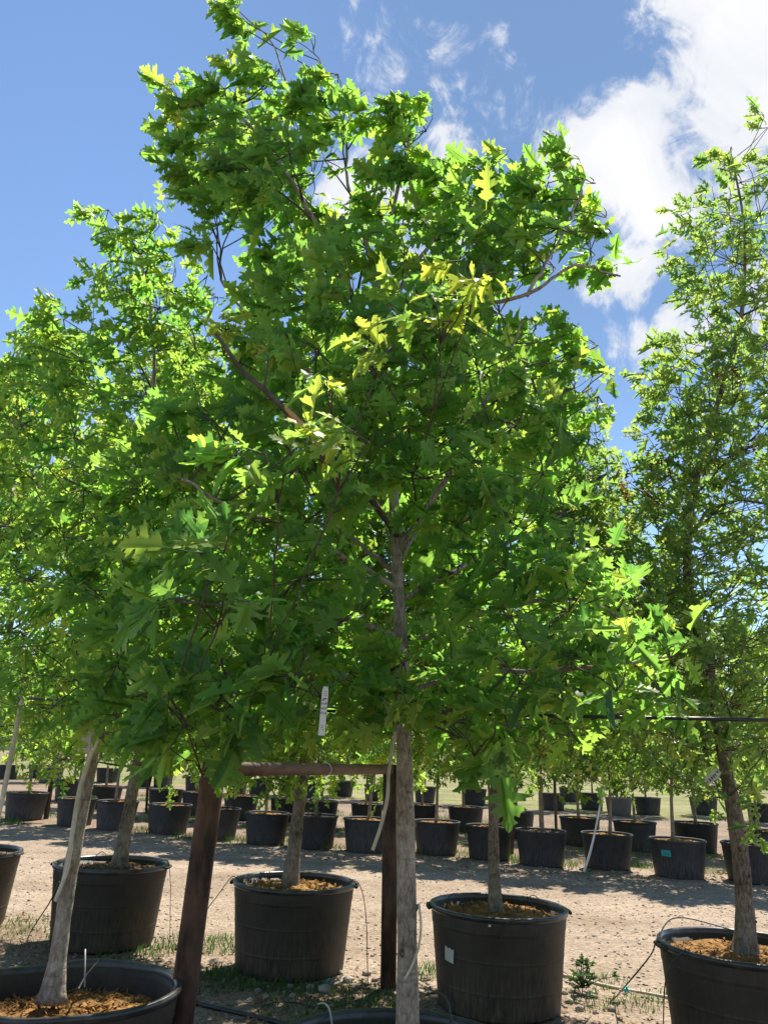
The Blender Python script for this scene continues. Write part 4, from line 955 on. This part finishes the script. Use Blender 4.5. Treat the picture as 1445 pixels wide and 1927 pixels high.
tube('tube lying across the opening of the dented left pot', [at_y(200, 1797, LEFT.y + .38), at_y(180, 1815, LEFT.y + .25), at_y(160, 1840, LEFT.y + .1), at_y(148, 1862, LEFT.y - .02)], .004)
tube('grey riser stake standing in the dented left pot', [at_y(161, 1786, LEFT.y + .22), at_y(160, 1858, LEFT.y + .2)], .0035, 'grey_wire')
tube('tube loop over the left back rim of the front middle pot', [at_y(598, 1890, YF + .5), at_y(610, 1888, YF + .45), at_y(620, 1900, YF + .38), at_y(626, 1935, YF + .3)], .0035, 'grey_wire')
tube('tube loop over the right back rim of the front middle pot', [at_y(800, 1872, YF + .55), at_y(825, 1868, YF + .5), at_y(842, 1885, YF + .42), at_y(850, 1935, YF + .32)], .0045)
for k, (b, a, r_) in enumerate(((C, -30, .2), (C, 20, .28), (C, 170, .3), (B, 200, .25), (A, 130, .25))):
    lab = ['wire hoop pushed into the orange mulch near the right front of the stickered pot', 'wire hoop pushed into the orange mulch at the right back of the stickered pot', 'short wire hoop at the left side of the stickered pot',
           'wire hoop in the mulch left of the rough dark trunk under the crossbar', 'wire hoop in the half hidden left pot behind the leaning trunk'][k]
    c = Vector((b.x + r_ * math.cos(R(a)), b.y + r_ * math.sin(R(a)), PH - .05))
    line('wire_hoop', lab, 'wire hoop', [c + Vector((-.06, 0, -.02)), c + Vector((-.05, 0, .06)), c + Vector((0, .01, .10)), c + Vector((.05, 0, .06)), c + Vector((.06, 0, -.02))], .003, M['black_tube'], 'wire hoops in the pots', 6)
line('irrigation_pipe', 'black irrigation pipe lying on shaded dirt at the bottom, left of the front pot', 'pipe', [gnd(x, y, .012) for x, y in ((300, 1878), (360, 1889), (420, 1903), (490, 1918), (570, 1940), (700, 1975))], .014, M['black_tube'], seg=10)
line('white_pipe', 'dusty pale pipe lying on gravel between the stickered pot and right pot', 'pipe', [gnd(x, y, .012) for x, y in ((930, 1812), (1056, 1838), (1150, 1858), (1280, 1886), (1420, 1915))], .011, M['pvc'], seg=10)
line('drip_tube', 'thin tube snaking on dirt under the crossbar in front of the pot', 'drip tube', [gnd(x, y, .006) for x, y in ((470, 1912), (510, 1890), (560, 1893), (610, 1902), (670, 1885), (712, 1868))], .004, M['black_tube'], GD, 6)
# scraps of green tape
def scrap(label, px, py, s_):
    mb = MB(); c = gnd(px, py, .01)
    for k in range(4):
        m3 = Euler((random.uniform(-1, 1), random.uniform(-1, 1), random.uniform(0, 6))).to_matrix(); mb.box(c + Vector((random.uniform(-.02, .02), random.uniform(-.02, .02), .008 * k)), (s_, s_ * .3, .001), m3)
    tag(mb.build('tape_scrap', M['teal']), label, 'tape scrap', 'scraps of green tape')
scrap('green tape scrap beside the pale pipe', 1176, 1868, .05); scrap('green tape scrap on the sunny dirt under the crossbar', 617, 1857, .05)

# stakes among the far rows
GK = 'stakes beside the far trees'
def stake(label, px0, py0, px1, py1, r, m):
    b = at_z(px0, py0, 0); t = at_y(px1, py1, b.y); t = t + (t - b).normalized() * .5
    mb = MB(); mb.tube([b + Vector((0, 0, -.05)), (b + t) / 2, t], r, 8); tag(mb.build('stake', M[m]), label, 'stake', GK)
stake('dark leaning steel stake right of the leftmost roadside pot', 87, 1540, 107, 1410, .05, 'steel_post')
stake('dark upright steel stake between the slender brown trunk and wrapped stem', 962, 1607, 967, 1450, .035, 'steel_post')
stake('dark steel stake behind the pale wrapped stem', 1046, 1560, 1043, 1465, .035, 'steel_post')
stake('pale stake leaning in the strap pot row', 697, 1532, 702, 1470, .02, 'bark_far')
stake('dark steel stake left of the slim pale trunk', 276, 1530, 281, 1420, .03, 'steel_post')
stake('pale wooden stake beside the wrapped stem', 1018, 1565, 1015, 1440, .045, 'bark_far')
stake('dark steel stake at the right of the strap pot', 748, 1600, 752, 1470, .03, 'steel_post')

# ------------------------------------------------------------------ loose ground cover
def icos():
    t = (1 + 5 ** .5) / 2; V = np.array([(-1, t, 0), (1, t, 0), (-1, -t, 0), (1, -t, 0), (0, -1, t), (0, 1, t), (0, -1, -t), (0, 1, -t), (t, 0, -1), (t, 0, 1), (-t, 0, -1), (-t, 0, 1)], float) / math.hypot(1, t)
    Fc = np.array([(0, 11, 5), (0, 5, 1), (0, 1, 7), (0, 7, 10), (0, 10, 11), (1, 5, 9), (5, 11, 4), (11, 10, 2), (10, 7, 6), (7, 1, 8), (3, 9, 4), (3, 4, 2), (3, 2, 6), (3, 6, 8), (3, 8, 9), (4, 9, 5), (2, 4, 11), (6, 2, 10), (8, 6, 7), (9, 8, 1)])
    return V, Fc
def scatter_pos(n, ymin=2.6, ymax=13.5, power=1.0):
    y = ymin + (ymax - ymin) * rng.random(n) ** power; x = (rng.random(n) - .5) * (1.15 * y + .8); return x, y
POTS = [FRONT, LEFT, RIGHT, A, B, C, LE]
def clear(x, y, pad=.0):
    k = np.ones(len(x), bool)
    for p in POTS: k &= np.hypot(x - p.x, y - p.y) > PRB + .02 + pad
    return k
def stones(name, n, smin, smax, power, ypow):
    x, y = scatter_pos(n, power=ypow); k = clear(x, y) & (fbm(x * 2.2, y * 2.2, 3) > .36); x, y = x[k], y[k]; n = len(x)
    s = smin * (smax / smin) ** (rng.random(n) ** power)
    V, Fc = icos(); var = V[None] * (1 + .38 * (rng.random((40, 12, 1)) - .5) * 2); vi = rng.integers(0, 40, n)
    sc_ = np.stack([rng.uniform(.7, 1.4, n), rng.uniform(.6, 1.2, n), rng.uniform(.4, .85, n)], 1)
    L_ = var[vi] * sc_[:, None] * s[:, None, None] / 2; a = rng.random(n) * 6.283; c, si = np.cos(a)[:, None], np.sin(a)[:, None]
    X = L_[..., 0] * c - L_[..., 1] * si + x[:, None]; Y = L_[..., 0] * si + L_[..., 1] * c + y[:, None]; Z = L_[..., 2] + (h_ground(x, y) + s * .14)[:, None]
    o = tri_mesh(name, np.stack([X, Y, Z], -1).reshape(-1, 3), (Fc[None] + (np.arange(n) * 12)[:, None, None]).reshape(-1, 3), M['stone'])
    tag(o, 'loose pale limestone gravel scattered over the dirt and road', 'gravel', kind='stuff')
stones('loose_gravel', 15000, .007, .032, 1.6, .8)
ROCKS = [(610, 1868, .09), (585, 1862, .06), (635, 1885, .05), (485, 1868, .05), (500, 1880, .06), (655, 1850, .08), (690, 1838, .07), (705, 1850, .06), (670, 1862, .05), (640, 1835, .06), (720, 1845, .05), (550, 1880, .05), (470, 1885, .05), (1070, 1885, .06), (1090, 1900, .07), (1120, 1905, .05), (1062, 1870, .05), (1150, 1900, .06), (330, 1850, .04), (545, 1860, .05), (460, 1835, .05), (425, 1850, .05)]
for i, (px, py, s_) in enumerate(ROCKS):
    bm = MB(); V, Fc = icos(); c = gnd(px, py, s_ * .18); g = random.Random(i); sc3 = (g.uniform(.8, 1.2), g.uniform(.7, 1.1), g.uniform(.5, .8))
    # one subdivision for a rounder stone
    vs = [Vector(v) for v in V]; fs = []; cache = {}
    def mid(a, b):
        k = (min(a, b), max(a, b))
        if k not in cache: cache[k] = len(vs); vs.append(((vs[a] + vs[b]) / 2).normalized())
        return cache[k]
    for a, b, d in Fc: ab, bd, da = mid(a, b), mid(b, d), mid(d, a); fs += [(a, ab, da), (ab, b, bd), (da, bd, d), (ab, bd, da)]
    vs = [Vector((v.x * sc3[0], v.y * sc3[1], v.z * sc3[2])) * (s_ / 2) * g.uniform(.82, 1.14) for v in vs]
    bm.add(vs, fs); o = bm.build('rock', M['stone'], smooth=False); o.location = c; o.rotation_euler = (0, 0, g.uniform(0, 6))
    where = 'in front of the pot under the crossbar' if px < 700 else ('at the foot of the far rusty post' if px < 800 else 'right of the stickered pot')
    if px < 440: where = 'in the shade right of the near rusty post'
    tag(o, 'pale limestone rock lying ' + where, 'rock', 'pale rocks ' + where)

def litter(n):
    x, y = scatter_pos(n, power=.75); d2 = line_d((x, y), FA, FB); d1 = line_d((x, y), NA, NB)
    k = clear(x, y) & ((d1 < .5) | (d2 > -1.9)) & (fbm(x * 1.7 + 9, y * 1.7, 3) > .42); x, y = x[k], y[k]; n = len(x); z = h_ground(x, y) + rng.uniform(.003, .02, n)
    D = unit(np.stack([rng.normal(0, 1, n), rng.normal(0, 1, n), rng.normal(0, .25, n)], 1)); Nn = np.stack([rng.normal(0, .5, n), rng.normal(0, .5, n), np.ones(n)], 1)
    o = leaves_mesh('leaf_litter', np.stack([x, y, z], 1), D, Nn, rng.uniform(.03, .075, n), rng.uniform(0, .1, n), LV_SMALL, M['litter'], None, (0, 0, 0))
    tag(o, 'dry brown fallen leaves along the pot rows', 'leaf litter', kind='stuff')
litter(9000)
def tufts(name, label, spots, hmax=.09):
    Vs, Ts, ti = [], [], []
    for (x0, y0, r_, n, hh) in spots:
        for k in range(n):
            a = random.uniform(0, 6.28); q = r_ * math.sqrt(random.random()); x, y = x0 + q * math.cos(a), y0 + q * math.sin(a)
            if any(math.hypot(x - p.x, y - p.y) < PRB + .01 for p in POTS): continue
            z = float(h_ground(np.array(x), np.array(y))); h_ = hh * random.uniform(.4, 1.1); an = random.uniform(0, 6.28); w = random.uniform(.002, .005); lx, ly = random.gauss(0, .5) * h_, random.gauss(0, .5) * h_
            dx, dy = w * math.cos(an), w * math.sin(an); b = len(Vs)
            Vs += [(x - dx, y - dy, z), (x + dx, y + dy, z), (x + lx * .4 - dx * .7, y + ly * .4 - dy * .7, z + h_ * .6), (x + lx * .4 + dx * .7, y + ly * .4 + dy * .7, z + h_ * .6), (x + lx, y + ly, z + h_)]
            Ts += [(b, b + 1, b + 3), (b, b + 3, b + 2), (b + 2, b + 3, b + 4)]; t = min(.95, max(.2, random.gauss(.5, .18))); ti += [t] * 5
    o = tri_mesh(name, Vs, Ts, M['grass'], None, {'tint': ti, 'rib': [1.0] * len(ti)}); tag(o, label, 'weeds', kind='stuff')
sp = []
for px, py, r_, n, hh in ((420, 1780, .28, 330, .075), (480, 1840, .35, 500, .07), (540, 1850, .3, 400, .06), (330, 1775, .22, 150, .07), (300, 1790, .2, 120, .07), (20, 1745, .35, 200, .07), (60, 1770, .3, 120, .05), (640, 1900, .5, 350, .05), (600, 1905, .4, 300, .05), (1195, 1890, .2, 110, .05), (1110, 1885, .25, 110, .05), (1240, 1880, .15, 60, .04), (700, 1880, .3, 200, .05), (395, 1850, .3, 260, .07), (800, 1830, .2, 160, .07), (1130, 1850, .2, 120, .05), (240, 1800, .25, 160, .06)):
    p = at_z(px, py, 0); sp.append((p.x, p.y, r_, n, hh))
tufts('weed_grass', 'low green weeds and grass around the near pots', sp)
sp = []
for k in range(150):
    u = random.uniform(-.05, 1.1); off = random.choice((.55, .8, 1.6, 2.4, 3.1, 4.2, 5.5, 7, 9)); x = FA[0] + (FB[0] - FA[0]) * u + random.uniform(-.5, .5); y = FA[1] + (FB[1] - FA[1]) * u + off + random.uniform(-.4, .4)
    if off < .9: y -= 1.0
    sp.append((x, y, random.uniform(.15, .45), random.randint(60, 170), random.uniform(.06, .16)))
tufts('row_weeds', 'green weeds growing between the far pot rows', sp)

# ------------------------------------------------------------------ background: trees, shed, wires
def shed():
    c = at_z(1205, 1462, 0); c = Vector((c.x, c.y, 0)); sc_ = c.y
    c = Vector((32, 96, 0)); root = empty('long_shed', c, 'long low grey shed with white base beyond the far field', 'shed')
    mb = MB(); mb.box((0, 0, 1.9), (22, 8, 2.6)); mb.build('wall', M['wall_grey'], root, smooth=False)
    mb = MB(); mb.box((0, 0, .3), (22.2, 8.2, .6)); mb.build('base', M['wall_white'], root, smooth=False)
    mb = MB(); mb.add([(-11.5, -4.6, 3.2), (11.5, -4.6, 3.2), (11.5, 0, 4.6), (-11.5, 0, 4.6), (11.5, 4.6, 3.2), (-11.5, 4.6, 3.2), (-11.5, -4.6, 3.35), (11.5, -4.6, 3.35), (11.5, 0, 4.75), (-11.5, 0, 4.75), (11.5, 4.6, 3.35), (-11.5, 4.6, 3.35)],
       [(0, 1, 2, 3), (3, 2, 4, 5), (6, 7, 8, 9), (9, 8, 10, 11), (0, 1, 7, 6), (5, 4, 10, 11), (0, 3, 9, 6), (3, 5, 11, 9), (1, 2, 8, 7), (2, 4, 10, 8)]); mb.build('roof', M['roof'], root, smooth=False)
    for x in (-8, -3, 3, 8):
        mb = MB(); mb.box((x, -4.03, 1.9), (1.4, .08, 1.2)); mb.build('window', M['glass_dark'], root, smooth=False)
    c = Vector((-46, 100, 0)); root = empty('white_building', c, 'low white building beyond the field at the left', 'building')
    mb = MB(); mb.box((0, 0, 1.7), (26, 9, 3.4)); mb.build('wall', M['wall_white'], root, smooth=False)
    mb = MB(); mb.box((0, 0, 3.55), (27, 10, .3)); mb.build('roof', M['roof'], root, smooth=False)
    for x in (-9, -4, 4, 9):
        mb = MB(); mb.box((x, -4.53, 1.7), (1.6, .08, 1.3)); mb.build('window', M['glass_dark'], root, smooth=False)
shed()
def far_tree_proto(seed):
    g = random.Random(seed); b = Vector((0, 0, 0)); T = Tree(b, [Vector((0, 0, -.2)), Vector((.2, 0, 2)), Vector((0, .2, 4)), Vector((.2, 0, 6.5))], .22, .06, seg=8, rings=10, flare=.3)
    for c, r, _ in crown_lumps(b, 1.6, 7.5, 3.0, 34, seed, (.9, 1.4)): T.branch_to(c, 1.2); T.cluster(c, r, 9, 6, .5, WIND * .1, .5, twigs=False)
    root = empty('distant_tree', b); T.finish(root, LV_SMALL, M['leaf_far'], M['bark_far']); return root
fp = [far_tree_proto(31), far_tree_proto(32)]
xs = list(range(-84, 90, 9))
for i, x in enumerate(xs):
    o = fp[i] if i < 2 else copy_tree(fp[i % 2]); y = 118 + random.uniform(-6, 10)
    o.location = (x + random.uniform(-3, 3), y, 0); s_ = random.uniform(.8, 1.3); o.scale = (s_ * 1.3, s_ * 1.3, s_); o.rotation_euler = (0, 0, random.uniform(0, 6.28))
    tag(o, 'distant green tree in the line beyond the far field', 'tree', 'distant trees beyond the far field')
for k, z in enumerate((14.2, 12.9)):
    line('power_line', ['upper thin power line crossing the sky gap at the right', 'lower thin power line crossing the sky gap at the right'][k], 'power line', [(-60, 46, z - .5), (10, 44, z), (80, 42, z + .2)], .02, M['black_tube'], 'power lines', 5)
